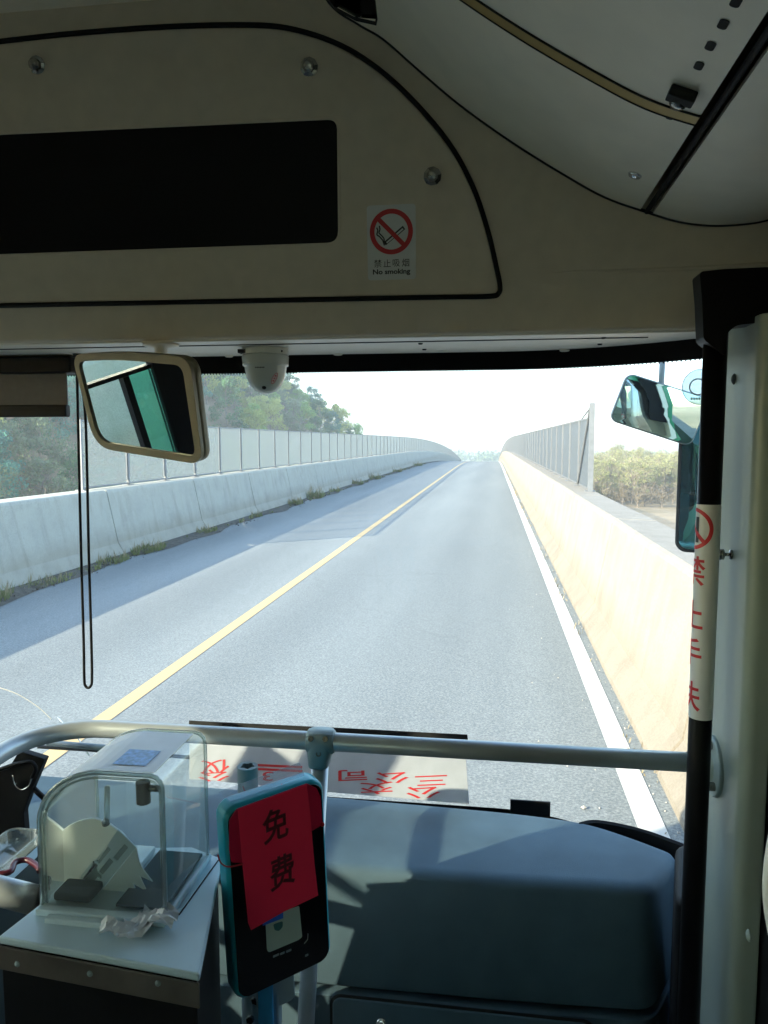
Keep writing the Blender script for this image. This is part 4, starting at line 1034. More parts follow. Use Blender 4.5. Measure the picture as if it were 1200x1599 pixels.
# grab pole (black) with wrapped sticker
px_ = onY(1115, 600, 1.26); PX, PY = px_.x, 1.26
gpz0, gpz1 = .56, onY(1118,425,1.26).z
gpole = thing('grab_pole', (PX, PY, .56), 'black vertical grab pole beside the right pillar', 'pole')
MB().tube([(PX,PY,gpz0),(PX,PY,gpz1)], .0180, 24, caps=True).build('tube', M['blackgloss'], gpole, smooth=True)
z1_, z0_ = onY(1104,787,1.26).z, onY(1090,1119,1.26).z
zc_ = (z0_+z1_)/2; RP = .0186
ps = thing('pole_sticker', (PX, PY, zc_), 'white wrap sticker with red characters round the black pole', 'sticker')
toE = (EYE - Vector((PX,PY,CAMH))).normalized()
lefts = Vector((toE.y, -toE.x, 0)); lefts = lefts if lefts.x < 0 else -lefts
phi0 = math.atan2(lefts.y, lefts.x) + R(12)*(1 if (math.atan2(toE.y,toE.x)-math.atan2(lefts.y,lefts.x)) % 6.283 < 3.14 else -1)
def cyl(a, z, r): th = phi0 + a/RP; return Vector((PX + r*math.cos(th), PY + r*math.sin(th), z))
mb = MB(); nn_ = 40; A0 = -.028
vsn = []; rows = 24
for i in range(nn_+1):
    a = A0 + (.1-.004)*i/nn_ * 1.0
    # rounded corners
    d = min(i, nn_-i)/nn_*.096; cut = .004*(1-min(1, d/.004))
    vsn += [cyl(a, z1_-cut, RP), cyl(a, z0_+cut, RP)]
mb.add(vsn, [(2*i,2*i+2,2*i+3,2*i+1) for i in range(nn_)]); mb.build('wrap', M['white'], ps, smooth=True, fixn=False)
def wrapmesh(me_v, me_f, name, mt, par, r):
    import bmesh
    bm = bmesh.new(); vs_ = [bm.verts.new(v) for v in me_v]
    for f in me_f:
        try: bm.faces.new([vs_[i] for i in f])
        except ValueError: pass
    for _ in range(3):
        es = [e for e in bm.edges if abs(e.verts[0].co.x-e.verts[1].co.x) > .004]
        if not es: break
        bmesh.ops.subdivide_edges(bm, edges=es, cuts=1)
        bmesh.ops.triangulate(bm, faces=bm.faces)
    mb = MB(); bm.verts.ensure_lookup_table(); idx = {v: i for i, v in enumerate(bm.verts)}
    mb.add([cyl(v.co.x, v.co.y, r) for v in bm.verts], [[idx[v] for v in f.verts] for f in bm.faces]); bm.free()
    return mb.build(name, mt, par, fixn=False)
def wraptext(ch, size, z, a0=0.0):
    cu = bpy.data.curves.new('t', 'FONT'); cu.body = ch; cu.size = size; cu.align_x = 'CENTER'; cu.align_y = 'CENTER'; cu.resolution_u = 3; cu.offset = .0007
    t = bpy.data.objects.new('t', cu); COL.objects.link(t); bpy.context.view_layer.update()
    me = bpy.data.meshes.new_from_object(t.evaluated_get(bpy.context.evaluated_depsgraph_get())); bpy.data.objects.remove(t)
    ys_ = [p.co.y for p in me.vertices]; cy = (min(ys_)+max(ys_))/2; xs_ = [p.co.x for p in me.vertices]; cx = (min(xs_)+max(xs_))/2
    sgn = 1 if phi0 > 0 or True else 1
    return wrapmesh([Vector(((p.co.x-cx)*SG + a0, p.co.y-cy+z, 0)) for p in me.vertices], [list(f.vertices) for f in me.polygons], 'lettering', M['red'], ps, RP+.0005)
# direction in which reading order runs round the pole (towards the viewer's right)
t1 = cyl(.01, 0, RP) - cyl(0, 0, RP); SG = 1 if t1.dot(toE) > 0 else -1
for ch, yy in (('禁', 890), ('止', 958), ('手', 1017), ('扶', 1084)):
    wraptext(ch, .050, onY(1092, yy, 1.26).z)
zr = onY(1095, 825, 1.26).z
k_ = 60; ro, ri = .0335, .0275; vsr = []; fsr = []
for i in range(k_):
    a = 2*math.pi*i/k_; vsr += [Vector((SG*ro*math.cos(a), zr+ro*math.sin(a), 0)), Vector((SG*ri*math.cos(a), zr+ri*math.sin(a), 0))]
    j = (i+1) % k_; fsr.append((2*i, 2*j, 2*j+1, 2*i+1))
wrapmesh(vsr, fsr, 'prohibition_ring', M['red'], ps, RP+.0005)
pb = bar((-.02, zr+.021), (.0215, zr-.0215), .006); wrapmesh([Vector((SG*a, b, 0)) for a, b in pb], [(0,1,2,3)], 'prohibition_bar', M['red'], ps, RP+.0008)
wrapmesh([Vector((SG*a, b, 0)) for a, b in [(.003,zr-.022),(.011,zr-.022),(.011,zr+.019),(.003,zr+.019)]], [(0,1,2,3)], 'pictogram', M['ink'], ps, RP+.0004)

# hand rail across the cab
ZR = 1.5365; RY_ = 1.35
rl = thing('hand_rail', (-.2, RY_, ZR), 'silver tubular hand rail crossing in front of the dashboard', 'hand rail')
xl = onY(60, 1150, RY_).x - .005
pth = [Vector((.385, RY_, ZR)), Vector((-.2, RY_, ZR))]
bx, br = -.875, .13
pth += [Vector((bx+br, RY_, ZR))] + [Vector((bx+br - br*math.sin(R(a)), RY_-br+br*math.cos(R(a)), ZR)) for a in range(10, 91, 10)] + [Vector((bx, .55, ZR)), Vector((bx, .35, ZR-.03)), Vector((bx, .30, ZR-.15)), Vector((bx, .30, .56))]
MB().tube(pth, .0172, 20).build('tube', M['rail'], rl, smooth=True)
fc = Vector((XP, RY_-.01, ZR))
MB().lathe(fc + Vector((.002,0,0)), (-1,0,0), [(0,0),(.052,0),(.052,.007),(.050,.009),(.026,.011),(.0235,.016),(.0225,.046),(0,.046)], 36).build('wall_flange', M['casting'], rl, smooth=False)
for k in range(3):
    a = R(90+120*k+8); q = fc + Vector((-.008, .039*math.cos(a), .039*math.sin(a)))
    MB().lathe(q, (-1,0,0), [(0,0),(.0075,0),(.0075,.010),(.004,.010),(.004,.006),(0,.006)], 12).build('flange_bolt', M['screw'], rl)
# post and tee clamp
pc = onY(502, 1160, RY_); pb_ = onY(478, 1599, RY_-.02); dn = (pb_-pc).normalized()
MB().tube([pc + dn*.03, pb_ + dn*.35], .0165, 20).build('post', M['rail'], rl, smooth=True)
tc_ = MB(); tc_.tube([Vector((pc.x-.026, RY_, ZR)), Vector((pc.x-.024, RY_, ZR)), Vector((pc.x+.024, RY_, ZR)), Vector((pc.x+.026, RY_, ZR))], [.020,.0225,.0225,.020], 20)
tcl = tc_.build('tee_clamp', M['casting'], rl, smooth=True)
sx_ = U3; dnv = dn
mb = MB(); rgs = []
for k, (w, dpt, s) in enumerate(((.024,.021,0),(.024,.0215,.018),(.0225,.0215,.045),(.020,.0205,.062),(.0185,.0195,.066))):
    cpt = Vector((pc.x, RY_, ZR+.020)) + dn*(s+0); rgs.append([cpt + U3*(w*math.copysign(abs(math.cos(R(t)))**.6, math.cos(R(t)))) + Vector((0,1,0))*(dpt*math.copysign(abs(math.sin(R(t)))**.6, math.sin(R(t)))) for t in range(0, 360, 15)])
mb.rings(rgs); mb.build('clamp_body', M['casting'], tcl, smooth=True)
for dx, dz in ((-.015,.012),(.013,.013),(.0,-.016)):
    q = Vector((pc.x+dx, RY_-.0205, ZR+dz)); MB().lathe(q, (0,-1,.35), [(0,0),(.0052,0),(.0052,.003),(.0028,.003),(.0028,.001),(0,.001)], 12).build('clamp_screw', M['screw'], tcl)

# reader on its stub pole
spt = onY(387, 1196, 1.27)
sp_ = thing('stub_pole', (spt.x, 1.27, .56), 'short open ended grey tube standing behind the card reader', 'pole')
dv = Vector((.0, 0, 1))
MB().tube([(spt.x, 1.27, .56), (spt.x, 1.27, spt.z)], .0185, 24, caps=False).build('tube', M['casting'], sp_, smooth=True)
mb = MB(); k_ = 24
A = [Vector((spt.x+.0185*math.cos(2*math.pi*i/k_), 1.27+.0185*math.sin(2*math.pi*i/k_), spt.z)) for i in range(k_)]
B = [Vector((spt.x+(.0115+.0022*math.cos(5*2*math.pi*i/k_))*math.cos(2*math.pi*i/k_), 1.27+(.0115+.0022*math.cos(5*2*math.pi*i/k_))*math.sin(2*math.pi*i/k_), spt.z+.0002)) for i in range(k_)]
mb.rings([A, B, [p - V3*.04 for p in B]], caps=False); mb.build('tube_mouth', M['casting'], sp_)
MB().lathe((spt.x, 1.27, spt.z-.02), (0,0,1), [(0,0),(.014,0),(.014,.001),(0,.001)], 16).build('tube_bore', M['darkgap'], sp_)
rc = Vector((-.3355, 1.15, 1.363)); rw = Vector((.7541,.6545,.054)).normalized(); ru = Vector((-.0239,-.0548,.9982)); ru = (ru - rw*ru.dot(rw)).normalized(); rn = rw.cross(ru)
RW, RH = .1703, .3316
def rp(x, y, lift=0):
    p = onP(x, y, rc + rn*lift, rn); q = p - rc; return (q.dot(rw), q.dot(ru))
def z6(x, y): return (330 + x*.262, 1180 + y*.262)
cr = thing('card_reader', rc, 'teal and black card reader slab hung with a red paper', 'card reader')
MB().prism(rc - rn*.042, rw, ru, rn, rrect(-RW/2-.004,-RH/2-.004,RW/2+.004,RH/2+.004,.024,7), .040).build('shell', M['teal'], cr, bevel=.008, seg=3)
MB().prism(rc - rn*.0015, rw, ru, rn, rrect(-RW/2+.002,-RH/2+.002,RW/2-.002,RH/2-.002,.020,7), .002).build('face', M['screen'], cr, bevel=.0008)
def rpz(pts, lift): return [rp(*z6(*p), lift) for p in pts]
lb = MB().prism(rc + rn*.0009, rw, ru, rn, rpoly(rpz([(322,960),(525,895),(543,1080),(520,1098),(345,1172),(333,1160)], .001), .003), .0004).build('label', M['lcd'], cr)
MB().prism(rc + rn*.0015, rw, ru, rn, rpz([(300,920),(428,880),(430,968),(308,1014)], .0015), .0003).build('blue_stripe', M['bluelabel'], lb)
MB().prism(rc + rn*.0015, rw, ru, rn, rpoly(rpz([(370,1005),(427,985),(427,1020),(405,1045),(378,1040)], .0015), .003), .0003).build('thumb_notch', M['winghousing2'], lb)
gt = MB()
gtp = [rp(*z6(555,1120), .001), rp(*z6(575,1095), .001), rp(*z6(577,1060), .001)]
gt.tube([rc + rn*.0012 + rw*a + ru*b for a, b in gtp], .0007, 5); gt.build('face_line', M['lcd'], cr)
for (x, y, w) in ((370,1205,34),(412,1190,26),(448,1176,30),(560,1200,20)):
    a, b = rp(*z6(x, y), .001); MB().prism(rc + rn*.0009, rw, ru, rn, rrect(a, b, a+w*.00032, b+.004, .0008, 2), .0003).build('face_print', M['casting'], cr)
MB().prism(rc - rn*.075 - ru*.20, rw, ru, rn, rrect(-.035,-.05,.035,.16,.012), .033).build('bracket', M['casting'], cr, bevel=.004)
q = onY(412,1590,1.2); MB().box((q.x-.02, 1.19, q.z-.2), (q.x+.03, 1.22, q.z+.06)).build('bracket_foot', M['casting'], cr, bevel=.008)
for x, y in ((400,1560),(392,1590)):
    MB().lathe(onY(x, y, 1.186), (0,-1,0), [(0,0),(.007,0),(.007,.006),(0,.006)], 6).build('bracket_bolt', M['screw'], cr)
rdp = thing('red_paper', rc, 'red paper notice with two black brush characters tied over the card reader', 'paper notice')
sleeve = rpoly(rpz([(108,390),(150,318),(570,165),(630,195),(652,245),(664,412),(600,450),(575,400),(180,560),(186,640),(122,636),(108,560)], .003), .002)
MB().prism(rc + rn*.0024, rw, ru, rn, sleeve, .0006).build('plastic_sleeve', M['redplastic'], rdp)
pp = rpz([(160,322),(572,172),(592,330),(604,480),(618,640),(640,835),(585,862),(440,930),(240,1043),(222,1000),(205,820),(186,620),(172,450)], .005)
mb = MB(); base_ = []
mb.prism(rc + rn*.0034, rw, ru, rn, pp, .0005); mb.build('sheet', M['redpaper'], rdp)
for ch, x, y, sz in (('免', 385, 412, .060), ('费', 425, 690, .060)):
    a, b = rp(*z6(x, y), .005)
    text(ch, sz, rc + rw*a + ru*b, (rw*.995+ru*.06).normalized(), ru, rn, M['inkred'], rdp, 'lettering', sx=.78, bold=.0009, lift=.0042)
st_ = [(40,590),(60,640),(105,662),(190,645)]
stp = spline([rc + rn*.004 + rw*rp(*z6(*p), .004)[0] + ru*rp(*z6(*p), .004)[1] for p in st_], 5)
MB().tube(stp, .0013, 6).build('string', M['red'], rdp, smooth=True)
MB().tube([spt + Vector((-.002,-.022,-.028)), spt + Vector((.012,-.03,-.055)), rc + rw*.02 + ru*(RH/2+.004) - rn*.02], .0014, 6).build('string', M['red'], rdp)
ax_, bx_ = rp(*z6(655,410), .003); MB().sphere(rc + rn*.004 + rw*(ax_+.002) + ru*bx_, .004, 8, 6, (1,.6,1)).build('knot', M['red'], rdp, smooth=True)
# clear tape above
tpz = rpoly(rpz([(70,262),(560,80),(590,160),(150,325)], .0), .003)
MB().prism(rc - rn*.02, rw, ru, rn, [(a, b+.004) for a, b in tpz], .0005).build('clear_film', M['claw'], rdp)
q = onY(414, 1572, 1.16); bs = thing('blue_sheet', q, 'blue plastic sheet hanging just under the card reader', 'sheet')
MB().box((onY(404,1572,1.16).x, 1.158, q.z-.12), (onY(427,1572,1.16).x, 1.161, onY(414,1535,1.16).z)).build('blue_film', M['bluebag'], bs)

# sign board lying behind the rail
b0 = Vector((-.0422, 1.862, 1.1763)); b1 = Vector((-.0592, 1.935, 1.333))
sv = (b1-b0); SVL = sv.length; sv.normalize()
bl_ = onY(150, 1205, 1.90)
su = Vector((-.99*1, .012, -.004)).normalized(); su = (su - sv*su.dot(sv)).normalized()   # pointing left
sn = (-su).cross(sv).normalized()
bo = b0
sb = thing('sign_board', b0, 'white route board with upside down red characters leaning on the windscreen', 'sign')
def sbp(x, y): p = onP(x, y, bo, sn) - bo; return (p.dot(-su), p.dot(sv))
quad = [sbp(733,1256), sbp(726,1147), sbp(560,1140), sbp(330,1128), sbp(296,1127), sbp(296,1217), sbp(330,1219), sbp(505,1236)]
MB().prism(bo - sn*.006, -su, sv, sn, quad, .006).build('board', M['whiteboard'], sb, bevel=.001)
mb = MB(); e1 = [sbp(730,1147), sbp(731,1155), sbp(560,1147), sbp(330,1135), sbp(296,1133), sbp(296,1125), sbp(330,1127), sbp(560,1138), sbp(650,1143)]
mb.prism(bo - sn*.007, -su, sv, sn, e1, .009); mb.build('black_edge', M['black'], sb)
mpx = (sbp(700,1200)[0]-sbp(600,1200)[0])/100; mpy = (sbp(600,1190)[1]-sbp(600,1210)[1])/20
def sbt(ch, x, y, wpx, hpx):
    a, b = sbp(x, y); o = bo + (-su)*a + sv*b
    text(ch, 1.0, o, su, -sv, sn, M['red'], sb, 'lettering', sx=wpx*mpx*1.12, sy=hpx*mpy*1.15, bold=.010, lift=.0006, depth=.0002)
Z7 = lambda x, y: (300 + x*.3833, 1080 + y*.3833)
for ch, x, y in (('三', 975, 362), ('公', 815, 350), ('司', 655, 340), ('公', 942, 410), ('交', 752, 393)):
    sbt(ch, *Z7(x, y), 50, 17)
mb = MB()
for y in (300, 316):
    a = sbp(*Z7(205, y-4)); b = sbp(*Z7(450, y+8)); mb.prism(bo + sn*.0006, -su, sv, sn, bar(a, b, .006), .0003)
mb.build('red_line', M['red'], sb)
sbt('3', *Z7(310, 345), 42, 18)
sbt('公', *Z7(90, 345), 50, 15); sbt('仪', *Z7(95, 305), 44, 20)

# farebox on its enamelled stand
FZ = 1.40
fb = thing('fare_box', (-.57, 1.08, FZ), 'clear acrylic coin box with rounded top on the white stand', 'fare box')
fa, fy0, fy1 = (-.668, -.470), 1.005, 1.172
zt_ = onY(262, 1213, fy0).z; hz = zt_-FZ
Wb = fa[1]-fa[0]
out_ = [(fa[1], FZ)] + [(fa[1], FZ+hz-.018)] + [(fa[1]-.018+.018*math.cos(R(a)), FZ+hz-.018+.018*math.sin(R(a))) for a in (30,60,90)]
rx, rz = .105, .088
out_ += [(fa[0]+rx-.0+rx*math.cos(R(a)), FZ+hz-rz+rz*math.sin(R(a))) for a in range(95, 181, 8)] + [(fa[0], FZ)]
out_ = [(x, z) for x, z in out_]
cxo = (fa[0]+fa[1])/2
mb = MB(); 
mb.rings([[Vector((x, y, z)) for y in (fy0, fy1)] for x, z in out_], closed=False, caps=False)
fbs = mb.build('curved_cover', M['acrylic'], fb, smooth=True, fixn=False)
mb = MB(); mb.add([Vector((x, fy0+.0005, z)) for x, z in out_], [tuple(range(len(out_)))]); mb.build('front_pane', M['acrylic'], fb, fixn=False)
mb = MB(); mb.add([Vector((x, fy1-.0005, z)) for x, z in out_], [tuple(range(len(out_)))]); mb.build('rear_pane', M['acrylic'], fb, fixn=False)
for y, r in ((fy0, .0034), (fy1, .003)):
    MB().tube([Vector((x, y, z)) for x, z in out_], r, 8).build('pane_edge', M['acryledge'], fb, smooth=True)
ins = [(cxo + (x-cxo)*.94, FZ + (z-FZ)*.955) for x, z in out_]
MB().tube([Vector((x, fy0+.004, z)) for x, z in ins], .0018, 6).build('pane_edge', M['acryledge'], fb, smooth=True)
mb = MB(); mb.rings([[Vector((x, y, z)) for y in (fy0+.002, fy0+.016)] for x, z in [(cxo + (x-cxo)*.965, FZ + (z-FZ)*.972) for x, z in out_]], closed=False, caps=False); mb.build('inner_lip', M['acryledge'], fb, smooth=True, fixn=False)
# notice paper on the top
mb = MB(); tz = FZ+hz+.0012; pth_ = [(-.486, FZ+hz)] + [(x, z) for x, z in out_[5:12]]
cq = (fa[0]+rx, FZ+hz-rz)
def outw(x, z, d):
    if x > cq[0]: return Vector((x, 0, z+d))
    v = Vector((x-cq[0], 0, z-cq[1])).normalized(); return Vector((x, 0, z)) + v*d
mb.rings([[outw(x, z, d) + Vector((0, y, 0)) for y, d in ((1.012,.0012),(1.162,.0012),(1.162,.0018),(1.012,.0018))] for x, z in pth_]); nt_ = mb.build('top_notice', M['paperwhite'], fb, smooth=False)
MB().box((-.560, 1.03, tz+.0012), (-.508, 1.085, tz+.0016)).build('blue_print', mat('pale_blue_print', (.25,.42,.75), .5, var=.4, scale=120), nt_)
# chute inside
def fy(x, y, Y): p = onY(x, y, Y); return (p.x, p.z)
Yc = 1.07
dsk = [fy(150+76*math.cos(R(t)), 1352-76*math.sin(R(t)), Yc) for t in range(88, 226, 8)] + [fy(x, y, Yc) for x, y in ((112,1412),(142,1408),(213,1322),(192,1298),(172,1284))]
MB().prism(Vector((0,Yc,0)), U3, V3, NB, dsk, .005).build('chute_disc', M['chute'], fb, bevel=.001)
sl2_ = [fy(x, y, Yc-.012) for x, y in ((118,1390),(186,1294),(214,1322),(142,1410))]
hl = []
for (x, y) in ((163,1333),(190,1330),(140,1358),(167,1352),(148,1382)):
    a = Vector((x-9, y+11)); b = Vector((x+9, y-11)); pq = [(a.x-3,a.y-3),(a.x+3,a.y+3),(b.x+3,b.y+3),(b.x-3,b.y-3)]; hl.append([fy(*p, Yc-.012) for p in pq])
MB().prism(Vector((0,Yc-.012,0)), U3, V3, NB, sl2_, .003, hl).build('slotted_plate', M['enamel'], fb, bevel=.0006)
MB().prism(Vector((0,Yc-.006,0)), U3, V3, NB, [fy(x, y, Yc-.006) for x, y in ((123,1388),(184,1300),(209,1322),(142,1404))], .002).build('slot_backing', M['casting'], fb)
zg = [(142,1412),(214,1322),(219,1345),(226,1358),(240,1376),(219,1366),(231,1391),(209,1378),(221,1405),(199,1391),(208,1417),(188,1403),(190,1422),(150,1422)]
MB().prism(Vector((0,Yc-.014,0)), U3, V3, NB, [fy(x, y, Yc-.014) for x, y in zg], .003).build('toothed_flap', M['chute'], fb, bevel=.0008)
MB().tube([onY(168,1228,1.06), onY(167,1284,1.06)], .0045, 10).build('hinge_rod', M['acryledge'], fb, smooth=True)
q = onY(166,1287,1.055); MB().lathe(q, (0,-.3,1), [(0,0),(.006,0),(.006,.006),(.002,.007),(0,.009)], 10).build('rod_screw', M['screw'], fb)
q = onY(224,1232,1.05); MB().tube([q + Vector((0,0,.012)), q + Vector((0,0,-.022))], .011, 14).build('lock', M['steelband'], fb, smooth=True, bevel=.001)
MB().tube([q + Vector((.012,-.004,.004)), q + Vector((.026,-.004,.004))], .005, 12).build('lock_barrel', M['screw'], fb, smooth=True)
# dark interior and takings
MB().box((-.553, 1.012, FZ+.001), (-.476, 1.165, FZ+.006)).build('inner_floor', mat('dark_teal_floor', (.008,.035,.05), .9, spec=.05), fb, bevel=.001)
MB().box((-.660, 1.10, FZ+.001), (-.56, 1.165, FZ+.012)).build('inner_shelf', M['enamel'], fb, bevel=.002)
MB().box((-.655, 1.012, FZ+.001), (-.595, 1.055, FZ+.014)).build('coin_tray', M['hole'], fb, bevel=.004)
# stand
ZS = 1.388
sd_ = thing('fare_box_stand', (-.62, 1.05, .56), 'white enamelled stand with worn steel front band under the coin box', 'stand')
tl = [onZ(x, y, ZS) for x, y in ((-90,1448),(312,1521),(347,1340),(300,1322),(74,1325),(62,1412),(-4,1462))]
tl[0] = tl[6] + (tl[1]-tl[6])*.004; tl = tl[:6]; bandl = onZ(-90, 1448, ZS)
ply = [(p.x, p.y) for p in tl]
MB().prism(Vector((0,0,ZS-.012)), U3, Vector((0,1,0)), V3, ply, .012).build('top_plate', M['enamel'], sd_, bevel=.003)
fr0, fr1, fr2 = Vector(tl[1]) + (Vector(tl[0])-Vector(tl[1]))*1.28, Vector(tl[1]), Vector(tl[2])
ddv = (fr1-fr0).normalized(); nf = Vector((ddv.y, -ddv.x, 0))
MB().fbox(fr0 - V3*.048 , ddv, V3, nf, (fr1-fr0).length, .0355, .003).build('front_band', M['steelband'], sd_, bevel=.001)
for x, y in ((30,1503),(143,1518),(249,1533)):
    p = onP(x, y, fr0, nf) + nf*.003
    MB().lathe(p, nf, [(0,0),(.0045,0),(.004,.0015),(0,.002)], 12).build('rivet', M['casting'], sd_, smooth=True)
ply2 = [(p.x + (-.006 if i in (1,2) else 0), p.y + (.004 if i < 2 else -.004)) for i, p in enumerate(tl)]
MB().prism(Vector((0,0,.56)), U3, Vector((0,1,0)), V3, ply2, ZS-.013-.56).build('cabinet', M['black'], sd_, bevel=.003)
mb = MB(); a = onZ(280,1429,ZS); b = onZ(341,1344,ZS); mb.tube([a + V3*.0005, b + V3*.0005], .0012, 6); mb.build('lid_seam', M['darkgap'], sd_)
MB().box((-.672, .992, ZS+.0005), (-.466, 1.18, FZ-.001)).build('base_rim', M['enamel'], sd_, bevel=.002)
# mouth and notes on front
q = onP(60,1470,Vector((0,.985,0)),Vector((0,1,0)))
mb = MB(); mb.box((onY(75,1430,.988).x, .978, ZS-.001), (onY(165,1430,.988).x, .9915, ZS+.008)); mb.build('slot_cover', M['enamel'], sd_, bevel=.002)
pn = thing('crumpled_notes', onY(220,1435,.98), 'crumpled pale paper notes in front of the clear coin box', 'paper')
rr = random.Random(5)
for k in range(4):
    c = onZ(195+k*20, 1432+rr.uniform(-6,10), ZS+.008) + Vector((0,-.015,0)); mb = MB(); G = 7; vs_ = []
    ang = rr.uniform(-.8,.8)
    for j in range(G):
        for i in range(G):
            a, b = (i/(G-1)-.5)*.055, (j/(G-1)-.5)*.030
            vs_.append(c + Vector((a*math.cos(ang)-b*math.sin(ang), (a*math.sin(ang)+b*math.cos(ang)), .006*math.sin(i*1.3+k)+.005*math.cos(j*1.9+i+k)+.003*k)))
    mb.add(vs_, [(j*G+i, j*G+i+1, (j+1)*G+i+1, (j+1)*G+i) for j in range(G-1) for i in range(G-1)]); mb.build('note', M['paperwhite'], pn, fixn=False)

# left edge: silver lower tube, tray, holder
lr = thing('lower_tube', onY(10,1390,1.1), 'thick brushed silver tube at the left below the clear tray', 'tube')
a = onY(-90,1368,1.12); b = onY(62,1407,1.12)
MB().tube([a, b], .0235, 24).build('tube', M['rail'], lr, smooth=True)
ty = thing('clear_tray', onY(20,1345,1.25), 'clear plastic tray holding a dark red handle at the left edge', 'tray')
tz_ = onY(30,1362,1.22).z
q0 = onZ(-60,1372,tz_); q1 = onZ(64,1372,tz_); q2 = onZ(70,1312,tz_)
MB().prism(Vector((0,0,tz_)), U3, Vector((0,1,0)), V3, rrect(q0.x, q0.y, q2.x, q2.y, .02), .003).build('tray_base', M['acrylic'], ty)
mb = MB(); rp0 = rrect(q0.x, q0.y, q2.x, q2.y, .02); mb.rings([[Vector((a,b,tz_)) for a,b in rp0],[Vector((a,b,tz_+.02)) for a,b in rp0]], caps=False); mb.build('tray_side', M['acrylic'], ty, smooth=True, fixn=False)
MB().tube([Vector((a,b,tz_+.02)) for a,b in rp0], .0022, 6, loop=True, caps=False).build('tray_rim', M['acryledge'], ty, smooth=True)
MB().box((q0.x+.01, q0.y+.01, tz_-.03), (q2.x-.008, q2.y-.01, tz_-.001)).build('tray_block', M['enamel'], ty, bevel=.004)
hd = thing('red_handle', onZ(40,1350,tz_+.008), 'dark red plastic handle lying in the clear tray', 'handle')  # the dark red handle seen in the tray
MB().tube(spline([onZ(x, y, tz_+.010) for x, y in ((-20,1366),(15,1362),(24,1347),(42,1343),(58,1352),(62,1360))], 5), .0055, 10).build('grip', mat('dark_red_plastic', (.07,.005,.012), .35), hd, smooth=True)
ph = thing('black_holder', onY(30,1250,1.45), 'black folding phone holder with a wire loop standing left of the coin box', 'phone holder')
Yh = 1.46
def hy(x, y, Y=Yh): p = onY(x, y, Y); return (p.x, p.z)
MB().prism(Vector((0,Yh,0)), U3, V3, NB, rpoly([hy(38,1168), hy(78,1180), hy(60,1222), hy(45,1262), hy(48,1300), hy(-5,1314), hy(-5,1200), hy(20,1196)], .004), .018).build('plate', M['black'], ph, bevel=.003)
MB().tube(spline([onY(x, y, Yh-.03) for x, y in ((-10,1206),(10,1198),(30,1192),(48,1190),(56,1200),(50,1214))], 5), .0045, 8).build('arm', M['blackgloss'], ph, smooth=True)
MB().tube(spline([onY(x, y, Yh-.03) for x, y in ((20,1210),(24,1226),(34,1233),(46,1226),(52,1206))], 5), .0016, 6).build('wire_loop', M['chrome'], ph, smooth=True)
MB().tube([onY(50,1228,Yh-.01), onY(62,1240,Yh-.01), onY(76,1252,Yh-.01)], .006, 10).build('joint', M['black'], ph, smooth=True)
# wiper arm and thin wires seen through the glass at the left
wp_ = thing('wiper', onY(90,1165,2.12), 'dark windscreen wiper parked low outside the glass on the left', 'wiper')
wy = 2.14
MB().tube([onY(60,1166,wy), onY(140,1171,wy), onY(330,1185,wy)], .006, 8).build('blade', M['black'], wp_, smooth=True)
MB().tube([onY(75,1160,wy-.01), onY(170,1168,wy-.01)], .010, 8).build('blade_holder', M['winghousing'], wp_, smooth=True)
MB().tube([onY(90,1120,wy), onY(120,1150,wy), onY(140,1180,wy)], .0016, 6).build('washer_tube', M['chrome'], wp_, smooth=True)
cb = thing('thin_wire', onY(40,1090,1.9), 'thin pale wire curving across the glass at the lower left', 'wire')
MB().tube(spline([onY(x, y, 1.90) for x, y in ((-30,1068),(0,1074),(30,1085),(60,1104),(82,1124))], 5), .0011, 6).build('strand', M['ledge'], cb, smooth=True)

# mirrors outside on the right
wc_ = Vector((.4791, 2.3, 2.192)); ww = Vector((.9472,-.02,-.3191)).normalized(); wu = Vector((.3206,-.0825,.9436)); wu = (wu-ww*wu.dot(ww)).normalized(); wn2 = ww.cross(wu)
wm = thing('wing_mirror', wc_, 'tilted rectangular wing mirror hanging from a rod outside the glass', 'wing mirror')
WW, WH = .244, .146
MB().prism(wc_ - wn2*.03, ww, wu, wn2, rrect(-WW/2,-WH/2,WW/2,WH/2,.024,6), .029).build('housing', M['winghousing'], wm, bevel=.004)
def convex(c, u, v, n, w, h, bulge, rad=.02, G=14):
    mb = MB(); poly = rrect(-w/2,-h/2,w/2,h/2,rad,6); rg = []
    for k in range(8):
        s = 1 - k/8
        rg.append([c + u*(a*s) + v*(b*s) + n*(bulge*(1-((a*s/(w/2))**2+(b*s/(h/2))**2)/2)) for a, b in poly])
    mb.rings(rg, caps=False); mb.add([c + n*bulge] + rg[-1], [(0, i+1, (i+1) % len(poly)+1) for i in range(len(poly))]); return mb
convex(wc_ + wn2*.0005, ww, wu, wn2, WW-.008, WH-.008, .006, .02).build('mirror_glass', M['mirrorg'], wm, smooth=True)
MB().tube([onY(1035,560,2.32), onY(1033,600,2.32), wc_ - wn2*.035 + wu*.03 + ww*.02], .0085, 10).build('hanger_rod', M['winghousing'], wm, smooth=True)
vc = onY(1103, 748, 2.50); vm = thing('main_mirror', vc, 'tall rounded teal wing mirror half hidden behind the black pole', 'wing mirror')
vw_ = Vector((.93, -.30, 0)).normalized(); vn = vw_.cross(V3)
VW, VH = .172, .475
MB().prism(vc - vn*.07, vw_, V3, vn, rrect(-VW/2,-VH/2,VW/2,VH/2,.035,8), .069).build('housing', M['black'], vm, bevel=.01)
convex(vc + vn*.0005, vw_, V3, vn, VW-.024, VH-.024, .006, .028).build('mirror_glass', mat('teal_silvered_glass', (.16,.42,.44), .02, 1, 0), vm, smooth=True)
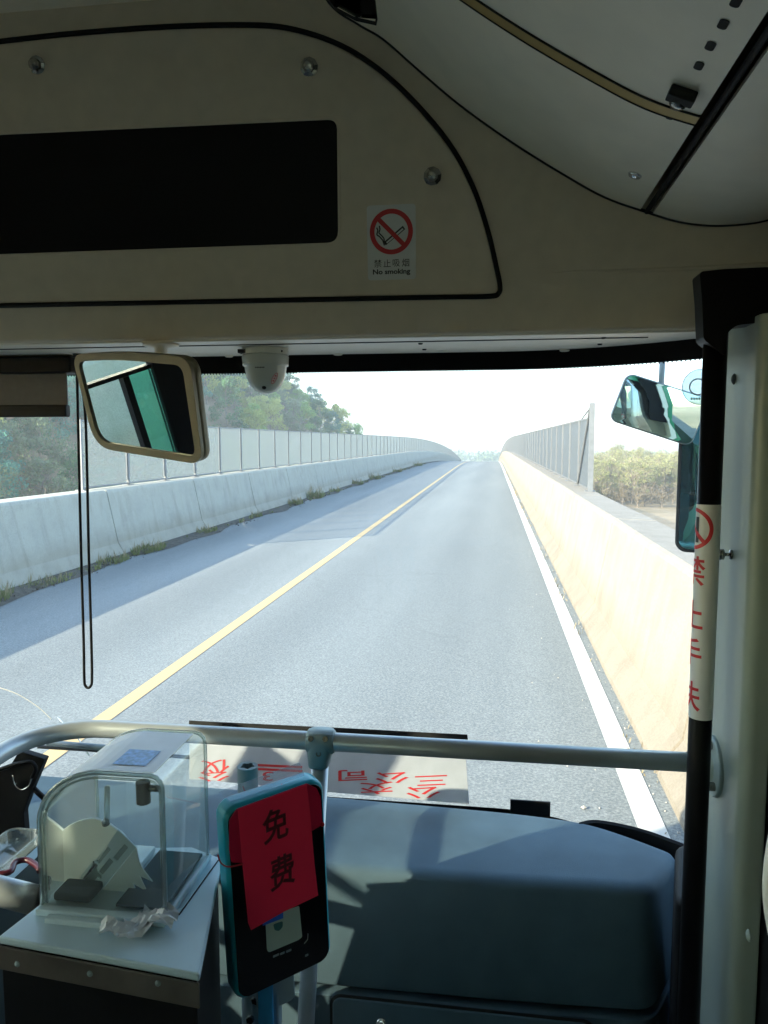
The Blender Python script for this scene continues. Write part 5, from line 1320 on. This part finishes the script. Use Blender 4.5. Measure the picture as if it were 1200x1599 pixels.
MB().tube([vc + V3*.18 - vn*.03, vc + V3*.30 - vn*.03, vc + Vector((.05,-.1,.34))], .012, 10).build('bracket_arm', M['black'], vm, smooth=True)
ck = onY(1094, 604, wsY(.45,2.2)-.003)
ci = thing('round_sticker', ck, 'round pale inspection sticker on the glass above the wing mirror', 'sticker')
MB().lathe(ck, (0,-1,0), [(0,0),(.036,0),(.036,.0006),(0,.0006)], 40).build('disc', glassmat('pale_film', (.85,.93,1), .6, .35, (.6,.75,.85)), ci)
mb = MB(); ringpoly(mb, ck, U3, V3, NB, (-.005,.0), .017, .0145, .0009); ringpoly(mb, ck, U3, V3, NB, (0,0), .0355, .0345, .0009)
for k in range(7): mb.prism(ck + NB*.0009, U3, V3, NB, rrect(-.018+.005*k, -.026, -.0145+.005*k, -.021, .001, 2), .0003)
mb.build('disc_print', M['winghousing'], ci)

# black framed corner of an overhead mirror at the very top
om = thing('overhead_mirror', onY(552, 8, 1.15), 'corner of a small black framed overhead mirror at the top edge', 'mirror')
oy = 1.20
fr_ = [(onY(x, y, oy).x, onY(x, y, oy).z) for x, y in ((498,-45),(506,-8),(524,16),(556,33),(588,40),(590,30),(582,-45))]
gl2 = [(onY(x, y, oy).x, onY(x, y, oy).z) for x, y in ((506,-45),(512,-8),(528,11),(556,27),(566,28),(562,-45))]
MB().prism(Vector((0,oy,0)), U3, V3, NB, fr_, .012, [gl2]).build('frame', M['black'], om)
MB().prism(Vector((0,oy,0)), U3, V3, NB, gl2, .006).build('mirror_glass', M['mirrorg'], om)

# the driver sits a little lower than first laid out
for o in (pr, t_wheel): o.location.z -= .11
# haze: one closed box of even thin air round everything but the sky
hz = MB().box((-950, -140, -60), (960, 1560, 75)).build('haze', M['black'])
hm = bpy.data.materials.new('haze_air'); hm.use_nodes = True; N = hm.node_tree.nodes; N.remove(N['Principled BSDF'])
pv = N.new('ShaderNodeVolumePrincipled'); pv.inputs['Color'].default_value = (.80,.90,1,1); pv.inputs['Density'].default_value = .0011; pv.inputs['Anisotropy'].default_value = .2
hm.node_tree.links.new(pv.outputs[0], N['Material Output'].inputs['Volume'])
hz.data.materials.clear(); hz.data.materials.append(hm); hz['kind'] = 'stuff'; hz['label'] = 'thin pale haze over the road and hillside'; hz['category'] = 'haze'
